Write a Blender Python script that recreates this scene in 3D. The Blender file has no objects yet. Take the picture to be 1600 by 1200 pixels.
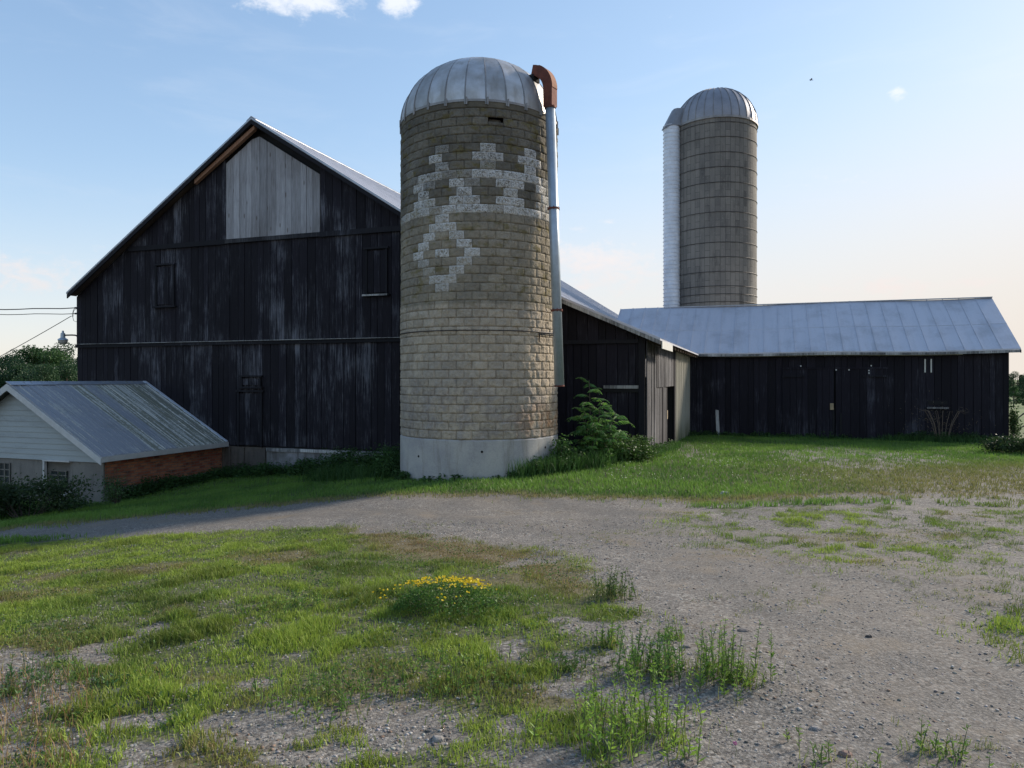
import bpy, math, random
import numpy as np
from mathutils import Vector, Matrix
R = math.radians
sc = bpy.context.scene
COL = sc.collection
random.seed(7); rng = np.random.default_rng(11)

# ---------------------------------------------------------------- camera, sky, sun, exposure
F = 1109.0; EYE = 1.6; HOR = 592.0
cam = bpy.data.objects.new('camera', bpy.data.cameras.new('camera')); COL.objects.link(cam)
cam.location = (0, 0, EYE); cam.rotation_euler = (R(90), 0, 0)
cam.data.sensor_width = 36; cam.data.lens = F/1600*36
cam.data.shift_y = -(600-HOR)/1600
cam.data.clip_start = 0.1; cam.data.clip_end = 8000
sc.camera = cam
SK = 5.2
SUN_AZ = R(33)        # from +X towards +Y
SUN_EL = R(27)
w = bpy.data.worlds.new('World'); sc.world = w; w.use_nodes = True
sc.view_settings.view_transform = 'Standard'; sc.view_settings.look = 'None'
sc.view_settings.gamma = 1; sc.view_settings.exposure = 1.55
sc.render.engine = 'CYCLES'
sd = bpy.data.lights.new('sun', 'SUN'); sd.energy = 2.0; sd.angle = R(7.0); sd.color = (1, .88, .74)
so = bpy.data.objects.new('sun', sd); COL.objects.link(so)
S = Vector((math.cos(SUN_AZ)*math.cos(SUN_EL), math.sin(SUN_AZ)*math.cos(SUN_EL), math.sin(SUN_EL)))
so.rotation_euler = S.to_track_quat('Z', 'Y').to_euler(); so.location = S*60

# ---------------------------------------------------------------- node helper
class N:
    def __init__(s, tree): s.t = tree; s.n = tree.nodes; s.l = tree.links
    def new(s, typ, **kw):
        n = s.n.new(typ)
        for k, v in kw.items():
            if k.startswith('in_'):
                key = k[3:]; key = int(key) if key.isdigit() else key.replace('_', ' ')
                s.set(n, key, v)
            else: setattr(n, k, v)
        return n
    def set(s, n, key, v):
        if isinstance(v, bpy.types.NodeSocket): s.l.new(v, n.inputs[key])
        else: n.inputs[key].default_value = v
    def math(s, op, a, b=None, c=None, clamp=False):
        n = s.new('ShaderNodeMath', operation=op, use_clamp=clamp); s.set(n, 0, a)
        if b is not None: s.set(n, 1, b)
        if c is not None: s.set(n, 2, c)
        return n.outputs[0]
    def mix(s, f, a, b, mode='MIX'):
        n = s.new('ShaderNodeMix', data_type='RGBA', blend_type=mode); s.set(n, 0, f)
        s.set(n, 6, c4(a)); s.set(n, 7, c4(b)); return n.outputs[2]
    def noise(s, vec, scale, detail=4, rough=.55, dist=0, col=False):
        n = s.new('ShaderNodeTexNoise'); 
        if vec is not None: s.set(n, 'Vector', vec)
        s.set(n, 'Scale', scale); s.set(n, 'Detail', detail); s.set(n, 'Roughness', rough); s.set(n, 'Distortion', dist)
        return n.outputs[1 if col else 0]
    def ramp(s, fac, lo, hi, a=0., b=1.):
        n = s.new('ShaderNodeMapRange', interpolation_type='SMOOTHSTEP'); s.set(n, 0, fac)
        s.set(n, 1, lo); s.set(n, 2, hi); s.set(n, 3, a); s.set(n, 4, b); return n.outputs[0]
    def mapping(s, vec, scale=(1,1,1), loc=(0,0,0), rot=(0,0,0)):
        n = s.new('ShaderNodeMapping'); s.set(n, 0, vec); n.inputs['Scale'].default_value = scale
        n.inputs['Location'].default_value = loc; n.inputs['Rotation'].default_value = rot; return n.outputs[0]
    def attr(s, name, out='Fac'):
        n = s.new('ShaderNodeAttribute', attribute_name=name); return n.outputs[out]
def c4(c):
    if isinstance(c, (tuple, list)) and len(c) == 3: return (*c, 1)
    return c
def material(name):
    m = bpy.data.materials.new(name); m.use_nodes = True; m.node_tree.nodes.clear()
    n = N(m.node_tree); out = n.new('ShaderNodeOutputMaterial')
    b = n.new('ShaderNodeBsdfPrincipled'); n.l.new(b.outputs[0], out.inputs[0])
    tc = n.new('ShaderNodeTexCoord')
    geo = n.new('ShaderNodeNewGeometry')
    return m, n, b, geo.outputs['Position'], out
def bump(n, b, h, strength=.5, dist=.02):
    bn = n.new('ShaderNodeBump'); n.set(bn, 'Strength', strength); n.set(bn, 'Distance', dist); n.set(bn, 'Height', h)
    n.l.new(bn.outputs[0], b.inputs['Normal']); return bn

# world: Nishita sky and thin clouds
n = N(w.node_tree); w.node_tree.nodes.clear()
wo = n.new('ShaderNodeOutputWorld'); bg = n.new('ShaderNodeBackground')
sky = n.new('ShaderNodeTexSky', sky_type='NISHITA', sun_disc=False)
sky.sun_elevation = SUN_EL; sky.sun_rotation = math.pi/2 - SUN_AZ
sky.air_density = 1.0; sky.dust_density = 0.3; sky.ozone_density = 3.5; sky.altitude = 200
tc = n.new('ShaderNodeTexCoord'); d = tc.outputs['Generated']
sep = n.new('ShaderNodeSeparateXYZ'); n.set(sep, 0, d); dx, dy, dz = sep.outputs
skyc = sky.outputs[0]
# cloud masks: soft blobs at a few directions, broken by noise
def blob(px, py, wx, wy):
    vx, vz = (px-800)/F, (HOR-py)/F
    ax = n.math('DIVIDE', dx, n.math('MAXIMUM', dy, .05)); az = n.math('DIVIDE', dz, n.math('MAXIMUM', dy, .05))
    a = n.math('DIVIDE', n.math('SUBTRACT', ax, vx), wx/F); c = n.math('DIVIDE', n.math('SUBTRACT', az, vz), wy/F)
    r = n.math('SQRT', n.math('ADD', n.math('POWER', n.math('ABSOLUTE', a), 2.), n.math('POWER', n.math('ABSOLUTE', c), 2.)))
    return n.ramp(r, 0., 1.6, 1., 0.)
cn = n.math('ADD', n.math('MULTIPLY', n.noise(n.mapping(d, (1, 1, 2.6)), 9., 7, .6, .3), .55), n.math('MULTIPLY', n.noise(n.mapping(d, (1, 1, 1.6)), 42., 6, .65, .3), .45))
cn2 = n.noise(n.mapping(d, (1, 1, 4.5)), 4.5, 8, .6, .6)
cl = None
for (px, py, wx, wy, k) in ((450,-8,110,54,1.15),(625,-4,44,36,1.0),(1403,148,20,16,.85),(60,410,170,50,.75),(930,420,150,60,.85),(910,358,60,10,.6),(960,347,40,7,.55),(1400,445,330,26,.7),(1290,300,200,80,.3),(140,20,90,40,.3)):
    q = n.math('MULTIPLY', blob(px, py, wx, wy), k)
    cl = q if cl is None else n.math('MAXIMUM', cl, q)
clm = n.ramp(n.math('ADD', cl, n.math('MULTIPLY', n.math('SUBTRACT', cn, .5), 3.0)), .45, 1.15)
veil = n.math('MULTIPLY', n.ramp(cn2, .48, .85), .12)
clm = n.math('MULTIPLY', n.math('MAXIMUM', n.math('MULTIPLY', clm, .75), veil), n.ramp(dz, -.01, .02))
warm = n.ramp(dz, .0, .42)
clcol = n.mix(warm, (2.15, 1.85, 1.75), (2.6, 2.62, 2.7))
# soft shoulder so the glow round the low sun stays a pale blue
vk = n.new('ShaderNodeVectorMath', operation='ADD'); n.set(vk, 0, skyc); vk.inputs[1].default_value = (SK, SK, SK)
vd = n.new('ShaderNodeVectorMath', operation='DIVIDE'); n.set(vd, 0, skyc); n.l.new(vk.outputs[0], vd.inputs[1])
vs_ = n.new('ShaderNodeVectorMath', operation='SCALE'); n.l.new(vd.outputs[0], vs_.inputs[0]); vs_.inputs['Scale'].default_value = SK
skyc = n.mix(1., vs_.outputs[0], (.90, .88, .90), 'MULTIPLY')
skyc = n.mix(n.ramp(n.math('ADD', dz, n.math('MULTIPLY', dx, -.16)), .36, -.08, 0, .92), skyc, (2.0, 1.82, 1.64))
skyc = n.mix(clm, skyc, clcol)
n.l.new(skyc, bg.inputs[0]); bg.inputs[1].default_value = .145
n.l.new(bg.outputs[0], wo.inputs[0])

# ---------------------------------------------------------------- frame of the farmyard
G = Vector((.9449, -.3270, 0)); V = Vector((.3270, .9450, 0)); UP = Vector((0, 0, 1))
C0 = Vector((3.36, 17.91, 0))
def B(s, v, z): return C0 + G*s + V*v + UP*z
def S_at(px, v=0.):                 # position along G, on the plane at depth v, of a bearing
    t = (px-800)/F; p = C0 + V*v
    return (t*p.y - p.x)/(G.x - t*G.y)
def zat(px, py, v=0.):
    p = B(S_at(px, v), v, 0); return EYE + (HOR-py)/F*p.y
def P(px, py, Y): return Vector(((px-800)/F*Y, Y, EYE+(HOR-py)/F*Y))

# ---------------------------------------------------------------- object helpers
def tag(o, label=None, cat=None, group=None, kind=None):
    for k, v in (('label', label), ('category', cat), ('group', group), ('kind', kind)):
        if v: o[k] = v
    return o
def empty(name, loc, rz=0):
    o = bpy.data.objects.new(name, None); COL.objects.link(o); o.location = loc; o.rotation_euler = (0, 0, rz)
    o.empty_display_size = .3; return o
def wloc(o):
    l = Vector(o.location)
    while o.parent: o = o.parent; l += o.location
    return l
class MB:
    def __init__(s): s.v = []; s.f = []; s.m = []; s.a = []; s.cur = 0; s.rnd = 0.
    def add(s, vs, fs, mi=0, a=None):
        o = len(s.v); s.v += [tuple(x) for x in vs]; s.a += [a if a is not None else random.random()]*len(vs)
        s.f += [tuple(i+o for i in f) for f in fs]; s.m += [mi]*len(fs)
    def hexa(s, p, mi=0, a=None):     # 8 corners: 0-3 bottom ring, 4-7 top ring
        s.add(p, [(3,2,1,0),(4,5,6,7),(0,1,5,4),(1,2,6,5),(2,3,7,6),(3,0,4,7)], mi, a)
    def box(s, o, x, y, z, mi=0, a=None):   # origin corner and three edge vectors
        o = Vector(o); x, y, z = Vector(x), Vector(y), Vector(z)
        s.hexa([o, o+x, o+x+y, o+y, o+z, o+x+z, o+x+y+z, o+y+z], mi, a)
    def bx(s, s0, s1, v0, v1, z0, z1, mi=0, a=None):   # box in yard frame
        s.hexa([B(s0,v0,z0),B(s1,v0,z0),B(s1,v1,z0),B(s0,v1,z0),B(s0,v0,z1),B(s1,v0,z1),B(s1,v1,z1),B(s0,v1,z1)], mi, a)
    def tube(s, pts, rad, seg=10, mi=0, cap=True, a=None):
        pts = [Vector(p) for p in pts]; rad = rad if isinstance(rad, (list, tuple)) else [rad]*len(pts)
        vs = []; fs = []
        t0 = (pts[1]-pts[0]).normalized(); ref = Vector((0,0,1)) if abs(t0.z) < .9 else Vector((1,0,0))
        x = t0.cross(ref).normalized()
        for i, p in enumerate(pts):
            t = (pts[min(i+1, len(pts)-1)]-pts[max(i-1, 0)]).normalized()
            x = (x - t*x.dot(t)).normalized(); y = t.cross(x)
            for k in range(seg):
                an = 2*math.pi*k/seg; vs.append(p + (x*math.cos(an)+y*math.sin(an))*rad[i])
        for i in range(len(pts)-1):
            for k in range(seg):
                k2 = (k+1) % seg; fs.append((i*seg+k, i*seg+k2, (i+1)*seg+k2, (i+1)*seg+k))
        if cap: fs.append(tuple(range(seg))[::-1]); fs.append(tuple((len(pts)-1)*seg+k for k in range(seg)))
        s.add(vs, fs, mi, a)
    def lathe(s, c, prof, seg=48, mi=0, a=None, closed=False):
        vs = []; fs = []
        for (r, z) in prof:
            for k in range(seg):
                an = 2*math.pi*k/seg; vs.append((c[0]+r*math.cos(an), c[1]+r*math.sin(an), c[2]+z))
        for i in range(len(prof)-1):
            for k in range(seg):
                k2 = (k+1) % seg; fs.append((i*seg+k, i*seg+k2, (i+1)*seg+k2, (i+1)*seg+k))
        s.add(vs, fs, mi, a)
    def build(s, name, mats, parent=None, smooth=False, uvdir=None):
        me = bpy.data.meshes.new(name); off = wloc(parent) if parent else Vector()
        me.from_pydata([(x[0]-off.x, x[1]-off.y, x[2]-off.z) for x in s.v], [], s.f)
        for m in (mats if isinstance(mats, (list, tuple)) else [mats]): me.materials.append(m)
        me.polygons.foreach_set('material_index', s.m)
        at = me.attributes.new('rnd', 'FLOAT', 'POINT'); at.data.foreach_set('value', [float(x) for x in s.a])
        if smooth: me.polygons.foreach_set('use_smooth', [True]*len(s.f))
        if uvdir is not None:
            uv = me.uv_layers.new(name='UVMap'); dr = Vector(uvdir)
            co = [Vector(x) for x in s.v]
            data = []
            for l in me.loops:
                c = co[l.vertex_index]; data += [c.dot(dr), c.z]
            uv.data.foreach_set('uv', data)
        me.update()
        o = bpy.data.objects.new(name, me); COL.objects.link(o)
        if parent: o.parent = parent
        return o
def npmesh(name, verts, faces, mats, attrs=None, colattr=None, smooth=False, parent=None):
    """verts (n,3), faces (m,k) with k equal for all"""
    me = bpy.data.meshes.new(name); nv = len(verts); nf, k = faces.shape
    me.vertices.add(nv); me.vertices.foreach_set('co', np.asarray(verts, 'f').ravel())
    me.loops.add(nf*k); me.loops.foreach_set('vertex_index', faces.astype('i').ravel())
    me.polygons.add(nf); me.polygons.foreach_set('loop_start', np.arange(0, nf*k, k, dtype='i'))
    me.polygons.foreach_set('loop_total', np.full(nf, k, dtype='i'))
    if smooth: me.polygons.foreach_set('use_smooth', np.ones(nf, bool))
    for m in (mats if isinstance(mats, (list, tuple)) else [mats]): me.materials.append(m)
    me.update(calc_edges=True); me.validate()
    for nm, arr in (attrs or {}).items():
        at = me.attributes.new(nm, 'FLOAT', 'POINT'); at.data.foreach_set('value', np.asarray(arr, 'f'))
    if colattr is not None:
        at = me.attributes.new('col', 'FLOAT_COLOR', 'POINT')
        c = np.ones((nv, 4), 'f'); c[:, :3] = colattr; at.data.foreach_set('color', c.ravel())
    o = bpy.data.objects.new(name, me); COL.objects.link(o)
    if parent: o.parent = parent
    return o

# ---------------------------------------------------------------- noise and terrain
def _h(x, y, s):
    v = np.sin(x*127.1+y*311.7+s*74.7)*43758.5453; return v-np.floor(v)
def vn(x, y, s=0):
    xi = np.floor(x); yi = np.floor(y); fx = x-xi; fy = y-yi
    fx = fx*fx*(3-2*fx); fy = fy*fy*(3-2*fy)
    return (_h(xi,yi,s)*(1-fx)+_h(xi+1,yi,s)*fx)*(1-fy)+(_h(xi,yi+1,s)*(1-fx)+_h(xi+1,yi+1,s)*fx)*fy
def fbm(x, y, o=4, s=0):
    t = 0; a = .5; tot = 0
    for i in range(o): t = t+a*vn(x, y, s+i*3); tot += a; x = x*2.03+5.1; y = y*2.03+1.7; a *= .5
    return t/tot
def sst(x, a, b): t = np.clip((x-a)/(b-a), 0, 1); return t*t*(3-2*t)
ANCH = np.array([(0,0,0),(-4,2,-.03),(4,2,0),(0,-6,.05),(0,5,-.08),(-4,6,-.28),(5,6,-.15),(0,9,-.42),(-3.5,9.5,-.55),(2,12,-.5),(-.7,15,-.51),(-2.5,12.3,-.6),
 (-2.6,16.3,-.72),(3.4,17.6,-.39),(5,21,-.5),(7.3,29,-.72),(12,27.2,-.73),(18,25.4,-.73),(-5,19.2,-1.05),(-8.5,21.4,-1.38),(-10.3,17.4,-1.55),(-13.5,18.2,-1.7),(-17,19.5,-1.9),
 (-8.6,12,-1.1),(-9.5,13.4,-1.25),(-5.7,8,-.62),(-6.5,15.5,-1.05),(-12,12,-1.5),(10,10,-.4),(14,14,-.5),(8,15,-.48),(20,15,-.55),(12,20,-.6),(24,24,-.8),(30,40,-1.6),(60,100,-3.2),(20,60,-2),
 (-30,30,-2.6),(-60,80,-3.6),(0,60,-2),(0,120,-3),(-120,150,-4),(120,150,-4),(-40,0,-2.3),(40,0,-.3),(-20,8,-1.7),(0,-40,.3),(-300,400,-4),(300,400,-4),(0,500,-4),(-400,-100,-4),(400,-100,-3),(0,-400,-3)], float)
def _phi(d2): return np.sqrt(d2+4.)
_A = _phi(((ANCH[:, None, :2]-ANCH[None, :, :2])**2).sum(-1)); _A += np.eye(len(ANCH))*-.05
_A = np.vstack([np.hstack([_A, np.ones((len(ANCH), 1))]), np.append(np.ones(len(ANCH)), 0)])
_W = np.linalg.solve(_A, np.append(ANCH[:, 2], 0))
def HT(x, y):
    x = np.asarray(x, float); y = np.asarray(y, float); sh = x.shape; x = x.ravel(); y = y.ravel()
    xc = np.clip(x, -400, 400); yc = np.clip(y, -400, 500)
    z = np.full(x.shape, _W[-1])
    for i in range(len(ANCH)): z = z + _W[i]*_phi((xc-ANCH[i,0])**2+(yc-ANCH[i,1])**2)
    near = np.exp(-((x/25)**2+((y-12)/25)**2))
    z = z + near*((fbm(x*.9, y*.9, 3, 5)-.5)*.10+(fbm(x*4, y*4, 3, 9)-.5)*.03)
    return z.reshape(sh)
def ht(x, y): return float(HT(np.array([x]), np.array([y]))[0])
def gnd(px, py):     # where a sight line meets the terrain
    tx, tz = (px-800)/F, (HOR-py)/F
    Y = 1.5
    for _ in range(4000):
        if EYE+tz*Y < ht(tx*Y, Y): break
        Y += .03 if Y < 40 else .3
    return (tx*Y, Y)
def sdist(x, y, poly):
    poly = np.array(poly); d = np.full(x.shape, 1e9); ins = np.zeros(x.shape, bool)
    for i in range(len(poly)):
        a = poly[i]; b = poly[(i+1) % len(poly)]; e = b-a
        t = np.clip(((x-a[0])*e[0]+(y-a[1])*e[1])/(e@e), 0, 1)
        d = np.minimum(d, np.hypot(x-a[0]-t*e[0], y-a[1]-t*e[1]))
        c = ((a[1] > y) != (b[1] > y)) & (x < (b[0]-a[0])*(y-a[1])/((b[1]-a[1]) if b[1] != a[1] else 1e-9)+a[0]); ins ^= c
    return np.where(ins, d, -d)
PA = [gnd(*p) for p in ((-120,848),(0,842),(240,835),(400,826),(560,823),(700,838),(800,850),(900,880),(960,930),(1010,990),(1060,1060),(1090,1190))]+[(.55,1.6),(.4,-6),(-40,-6),(-40,6)]
PB = [gnd(*p) for p in ((-120,842),(0,832),(200,815),(400,795),(500,786),(620,779),(800,781),(1000,788),(1180,786),(1300,780),(1450,777),(1600,777))]+[(22,15),(60,14),(300,10),(3000,0),(3000,4000),(-3000,4000),(-3000,0),(-300,10),(-40,14)]
PC = [gnd(*p) for p in ((1040,782),(1240,778),(1480,772),(1610,780),(1610,1010),(1540,960),(1500,880),(1300,880),(1130,850))]
PD = [gnd(*p) for p in ((540,826),(700,836),(860,862),(950,915),(900,935),(760,885),(600,868))]
PT = [gnd(*p) for p in ((1190,706),(1300,698),(1480,712),(1500,726),(1330,738),(1220,722))]
PQ = [gnd(*p) for p in ((1040,700),(1070,692),(1130,716),(1120,726),(1060,712))]
def dens(x, y):
    nb = fbm(x*1.5, y*1.5, 4, 21); nf = fbm(x*5.3, y*5.3, 3, 41); nm = nb*.45+nf*.55
    a = sdist(x, y, PA)+(nb-.5)*.9
    thr = .505-.31*sst(y, 3.4, 6.6)-.10*sst(-x, 2.5, 6)+.16*sst(1.2-a, 0, 1.2)
    ga = sst(a, -.15, .35)*sst(nm, thr-.09, thr+.09)
    b = sdist(x, y, PB)+(nb-.5)*1.1
    gb = sst(b, -.1, .7)
    t = sdist(x, y, PT); gb = gb*(1-.75*sst(t, -.6, .6)*sst(nf, .40, .5))
    t = sdist(x, y, PQ); gb = gb*(1-.8*sst(t, -.3, .3)*sst(nf, .35, .5))
    edge = sst(x, 4, 9)*(1-sst(b, 1.5, 5.)); gb = gb*(1-.6*edge*sst(nf, .46, .56))
    c = sdist(x, y, PC); gc = sst(c, -.8, .6)*sst(nm, .42, .60)*.8
    return np.clip(np.maximum(np.maximum(ga, gb), gc), 0, 1)
def dry(x, y):
    d = sdist(x, y, PD); n1 = fbm(x*.8, y*.8, 3, 61)
    v = sst(d, -.5, .5)*.9
    b = sdist(x, y, PB); v = np.maximum(v, (1-sst(np.abs(b-.3), .0, .7))*.75)
    v = np.maximum(v, sst(x, 3, 8)*(1-sst(b, 1.5, 6.5))*sst(b, -1, 0)*.55)
    v = np.maximum(v, sst(n1, .62, .74)*.6*(y < 12))
    v = np.maximum(v, sst(-x-.30*y, .8, 1.8)*(1-sst(y, 4, 5.5))*sst(n1, .3, .5)*.9)
    return np.clip(v, 0, 1)

# ---------------------------------------------------------------- materials
def board_mat(name, base, light, wear_lo, wear_hi, tint=(1,1,1), rough=.85, spec=.25, knots=False, lowwear=0.):
    m, n, b, pos, _ = material(name)
    r = n.attr('rnd'); off = n.new('ShaderNodeCombineXYZ'); n.set(off, 0, n.math('MULTIPLY', r, 37.)); n.set(off, 1, n.math('MULTIPLY', r, 11.)); n.set(off, 2, n.math('MULTIPLY', r, 23.))
    va = n.new('ShaderNodeVectorMath', operation='ADD'); n.set(va, 0, pos); n.set(va, 1, off.outputs[0]); vec = va.outputs[0]
    st = n.noise(n.mapping(vec, (42, 42, 1.5)), 1., 7, .72, .1)       # streaks down the board
    pa = n.noise(n.mapping(pos, (.9, .9, .55)), 1., 5, .65)            # big patches of wear
    fi = n.noise(n.mapping(vec, (70, 70, 2.5)), 1., 4, .6)
    lft = n.math('MULTIPLY', n.math('SUBTRACT', r, .5), .05)
    wv = n.math('ADD', n.math('ADD', n.math('MULTIPLY', st, .55), n.math('MULTIPLY', pa, .45)), lft)
    if lowwear:
        sp = n.new('ShaderNodeSeparateXYZ'); n.set(sp, 0, pos)
        wv = n.math('ADD', wv, n.ramp(sp.outputs[2], 1.2, -.8, 0, lowwear))
    f = n.ramp(wv, wear_lo, wear_hi)
    c = n.mix(f, base, light)
    c = n.mix(n.ramp(fi, .3, .7, .0, .55), c, n.mix(.5, c, (0, 0, 0)))
    val = n.math('ADD', .8 if knots else .7, n.math('MULTIPLY', r, .4 if knots else .6)); hs = n.new('ShaderNodeHueSaturation'); n.set(hs, 'Value', val); n.set(hs, 'Color', c); c = hs.outputs[0]
    if knots:
        vo = n.new('ShaderNodeTexVoronoi'); n.set(vo, 'Vector', n.mapping(vec, (5.5, 5.5, 1.6))); n.set(vo, 'Scale', 1.)
        c = n.mix(n.ramp(vo.outputs['Distance'], .07, .16, .75, 0), c, (.10, .075, .06))
    n.set(b, 'Base Color', c); n.set(b, 'Roughness', rough); n.set(b, 'Specular IOR Level', spec)
    bump(n, b, n.math('ADD', n.math('MULTIPLY', st, .6), n.math('MULTIPLY', fi, .4)), .5, .008)
    return m
M = {}
M['black'] = board_mat('black_boards', (.0135, .012, .0175), (.14, .145, .165), .50, .665)
M['black2'] = board_mat('dark_shed_boards', (.0135, .012, .018), (.12, .125, .15), .53, .75, lowwear=.03)
M['black_trim'] = board_mat('black_trim', (.016, .016, .02), (.16, .17, .2), .56, .78)
M['grey'] = board_mat('weathered_boards', (.032, .032, .037), (.19, .19, .195), .42, .72)
M['fresh'] = board_mat('bare_boards', (.235, .225, .225), (.42, .42, .435), .34, .66, knots=True)
M['tan'] = board_mat('tan_timber', (.30, .15, .085), (.40, .25, .17), .35, .7)
M['rafter'] = board_mat('old_rafter', (.06, .04, .03), (.2, .15, .11), .4, .7)
def simple(name, col, rough=.7, metal=0., var=.25, scale=3., bmp=.2, bscale=30., spec=.5, bd=.01, dark=(0,0,0)):
    m, n, b, pos, _ = material(name)
    a = n.noise(pos, scale, 5, .6); f = n.noise(pos, bscale, 4, .6)
    c = n.mix(n.ramp(a, .3, .7, 0, var), col, n.mix(.75, col, dark)); c = n.mix(n.ramp(f, .35, .7, 0, var*.6), c, n.mix(.6, c, dark))
    n.set(b, 'Base Color', c); n.set(b, 'Roughness', rough); n.set(b, 'Metallic', metal); n.set(b, 'Specular IOR Level', spec)
    if bmp: bump(n, b, f, bmp, bd)
    return m
def roof_metal(name, col, dirt, dlo, dhi, rough=.45, metal=.5, along=None, streak=3., stain=(.10,.10,.085)):
    m, n, b, pos, _ = material(name)
    uv = n.new('ShaderNodeUVMap').outputs[0]
    a = n.noise(n.mapping(uv, (streak, .5, 1)), 1., 6, .7, .2); g2 = n.noise(pos, 14., 5, .7); g3 = n.noise(pos, 1.1, 4, .6)
    r = n.attr('rnd')
    f = n.ramp(n.math('ADD', n.math('MULTIPLY', a, .6), n.math('ADD', n.math('MULTIPLY', g2, .22), n.math('MULTIPLY', g3, .18))), dlo, dhi)
    c = n.mix(f, col, dirt); c = n.mix(n.ramp(g3, .45, .75, 0, .3), c, stain)
    n.set(b, 'Base Color', c); n.set(b, 'Metallic', metal); n.set(b, 'Roughness', n.ramp(g2, .2, .8, rough-.08, rough+.12))
    bump(n, b, g2, .15, .01)
    return m
M['roof'] = roof_metal('galvanised_roof', (.52, .53, .57), (.44, .45, .48), .45, .68, .5, .35, stain=(.22, .22, .23))
M['roofrim'] = simple('roof_edge_metal', (.42, .45, .50), .45, .5, .35, 2.5, .1)
M['dome'] = None
def cyl_mat():
    m, n, b, pos, _ = material('dome_metal')
    r = n.attr('rnd'); a = n.noise(pos, 2.2, 5, .6); f = n.noise(n.mapping(pos, (6, 6, 1.2)), 1., 5, .6)
    c = n.mix(n.ramp(a, .35, .7), (.36, .35, .33), (.50, .50, .50)); c = n.mix(n.ramp(f, .5, .8, 0, .5), c, (.22, .20, .17))
    hs = n.new('ShaderNodeHueSaturation'); n.set(hs, 'Value', n.math('ADD', .75, n.math('MULTIPLY', r, .5))); n.set(hs, 'Color', c)
    n.set(b, 'Base Color', hs.outputs[0]); n.set(b, 'Metallic', .62); n.set(b, 'Roughness', n.math('ADD', .36, n.math('MULTIPLY', f, .25)))
    bump(n, b, a, .3, .05); return m
M['dome'] = cyl_mat()
M['dome_rib'] = simple('dome_seam', (.30, .29, .28), .5, .6, .4, 3., .1)
def block_mat():
    m, n, b, pos, _ = material('rock_faced_blocks')
    r = n.attr('rnd'); wt = n.attr('white'); mor = n.attr('mortar')
    sp = n.new('ShaderNodeSeparateXYZ'); n.set(sp, 0, pos); z = sp.outputs[2]
    n1 = n.noise(pos, 1.1, 5, .6); n2 = n.noise(pos, 22., 5, .7); n3 = n.noise(pos, 2.6, 4, .6); n4 = n.noise(pos, 60., 3, .6)
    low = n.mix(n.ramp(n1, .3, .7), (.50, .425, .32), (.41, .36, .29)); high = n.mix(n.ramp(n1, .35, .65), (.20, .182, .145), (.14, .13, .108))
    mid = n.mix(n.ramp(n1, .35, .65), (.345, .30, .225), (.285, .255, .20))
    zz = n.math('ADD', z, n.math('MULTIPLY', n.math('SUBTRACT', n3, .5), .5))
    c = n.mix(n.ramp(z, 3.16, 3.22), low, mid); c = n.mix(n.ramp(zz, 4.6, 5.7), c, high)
    # grey grime low on the left of the shaft
    c = n.mix(n.math('MULTIPLY', n.ramp(zz, 2.2, .9), n.ramp(n3, .42, .6, 0, .55)), c, (.29, .265, .25))
    moss = n.math('MULTIPLY', n.ramp(n.noise(n.mapping(pos, (3.2, 3.2, 6.)), 1., 4, .6), .52, .66), n.ramp(z, 2.7, 3.6)); c = n.mix(n.math('MULTIPLY', moss, .6), c, (.155, .125, .030))
    # rust and some warm sunlight painted on the side towards the pipe
    rx = n.math('MULTIPLY', n.ramp(sp.outputs[0], -.3, .9), n.ramp(n.math('ABSOLUTE', n.math('SUBTRACT', z, .68)), .55, .05, 0, .8)); c = n.mix(n.math('MULTIPLY', rx, n.ramp(n3, .35, .6)), c, (.36, .20, .09))
    hs = n.new('ShaderNodeHueSaturation'); n.set(hs, 'Value', n.math('ADD', .88, n.math('MULTIPLY', r, .24))); n.set(hs, 'Color', c); c = hs.outputs[0]
    c = n.mix(n.ramp(n.noise(pos, 13., 5, .7, .5), .38, .62, 0, .4), c, n.mix(.5, c, (0, 0, 0)))
    sc1 = n.noise(pos, 19., 3, .6, .8); scr = n.ramp(n.math('ABSOLUTE', n.math('SUBTRACT', sc1, .5)), .10, .02); pn = n.ramp(n.noise(pos, 9., 4, .6), .36, .56)
    rim = n.math('MULTIPLY', n.ramp(n.attr('rim'), .25, .8), n.ramp(n.noise(pos, 15., 4, .7), .42, .54))
    wf = n.math('MULTIPLY', n.math('MULTIPLY', n.ramp(wt, .1, .8), n.ramp(n.noise(pos, 7.5, 5, .75), .36, .44, .3, 1.)), n.math('MAXIMUM', n.math('MULTIPLY', n.math('MAXIMUM', scr, n.math('MULTIPLY', pn, .18)), n.ramp(wt, .5, 1., .45, 1.)), n.math('MULTIPLY', rim, n.ramp(wt, .5, .9, .55, 1.)))); c = n.mix(n.math('MULTIPLY', wf, .92), c, (.68, .68, .66))
    c = n.mix(n.math('MULTIPLY', mor, n.math('MULTIPLY', n.ramp(wt, 0, 1, 1., .55), n.ramp(z, 1.5, 4.5, .05, .4))), c, n.mix(.5, c, (.075, .07, .06)))
    n.set(b, 'Base Color', c); n.set(b, 'Roughness', .92); n.set(b, 'Specular IOR Level', .15)
    bump(n, b, n.math('ADD', n.math('ADD', n2, n.math('MULTIPLY', n.noise(pos, 11., 4, .6, .6), 1.3)), n.math('MULTIPLY', n4, .4)), .9, .03); return m
M['block'] = block_mat()
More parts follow.
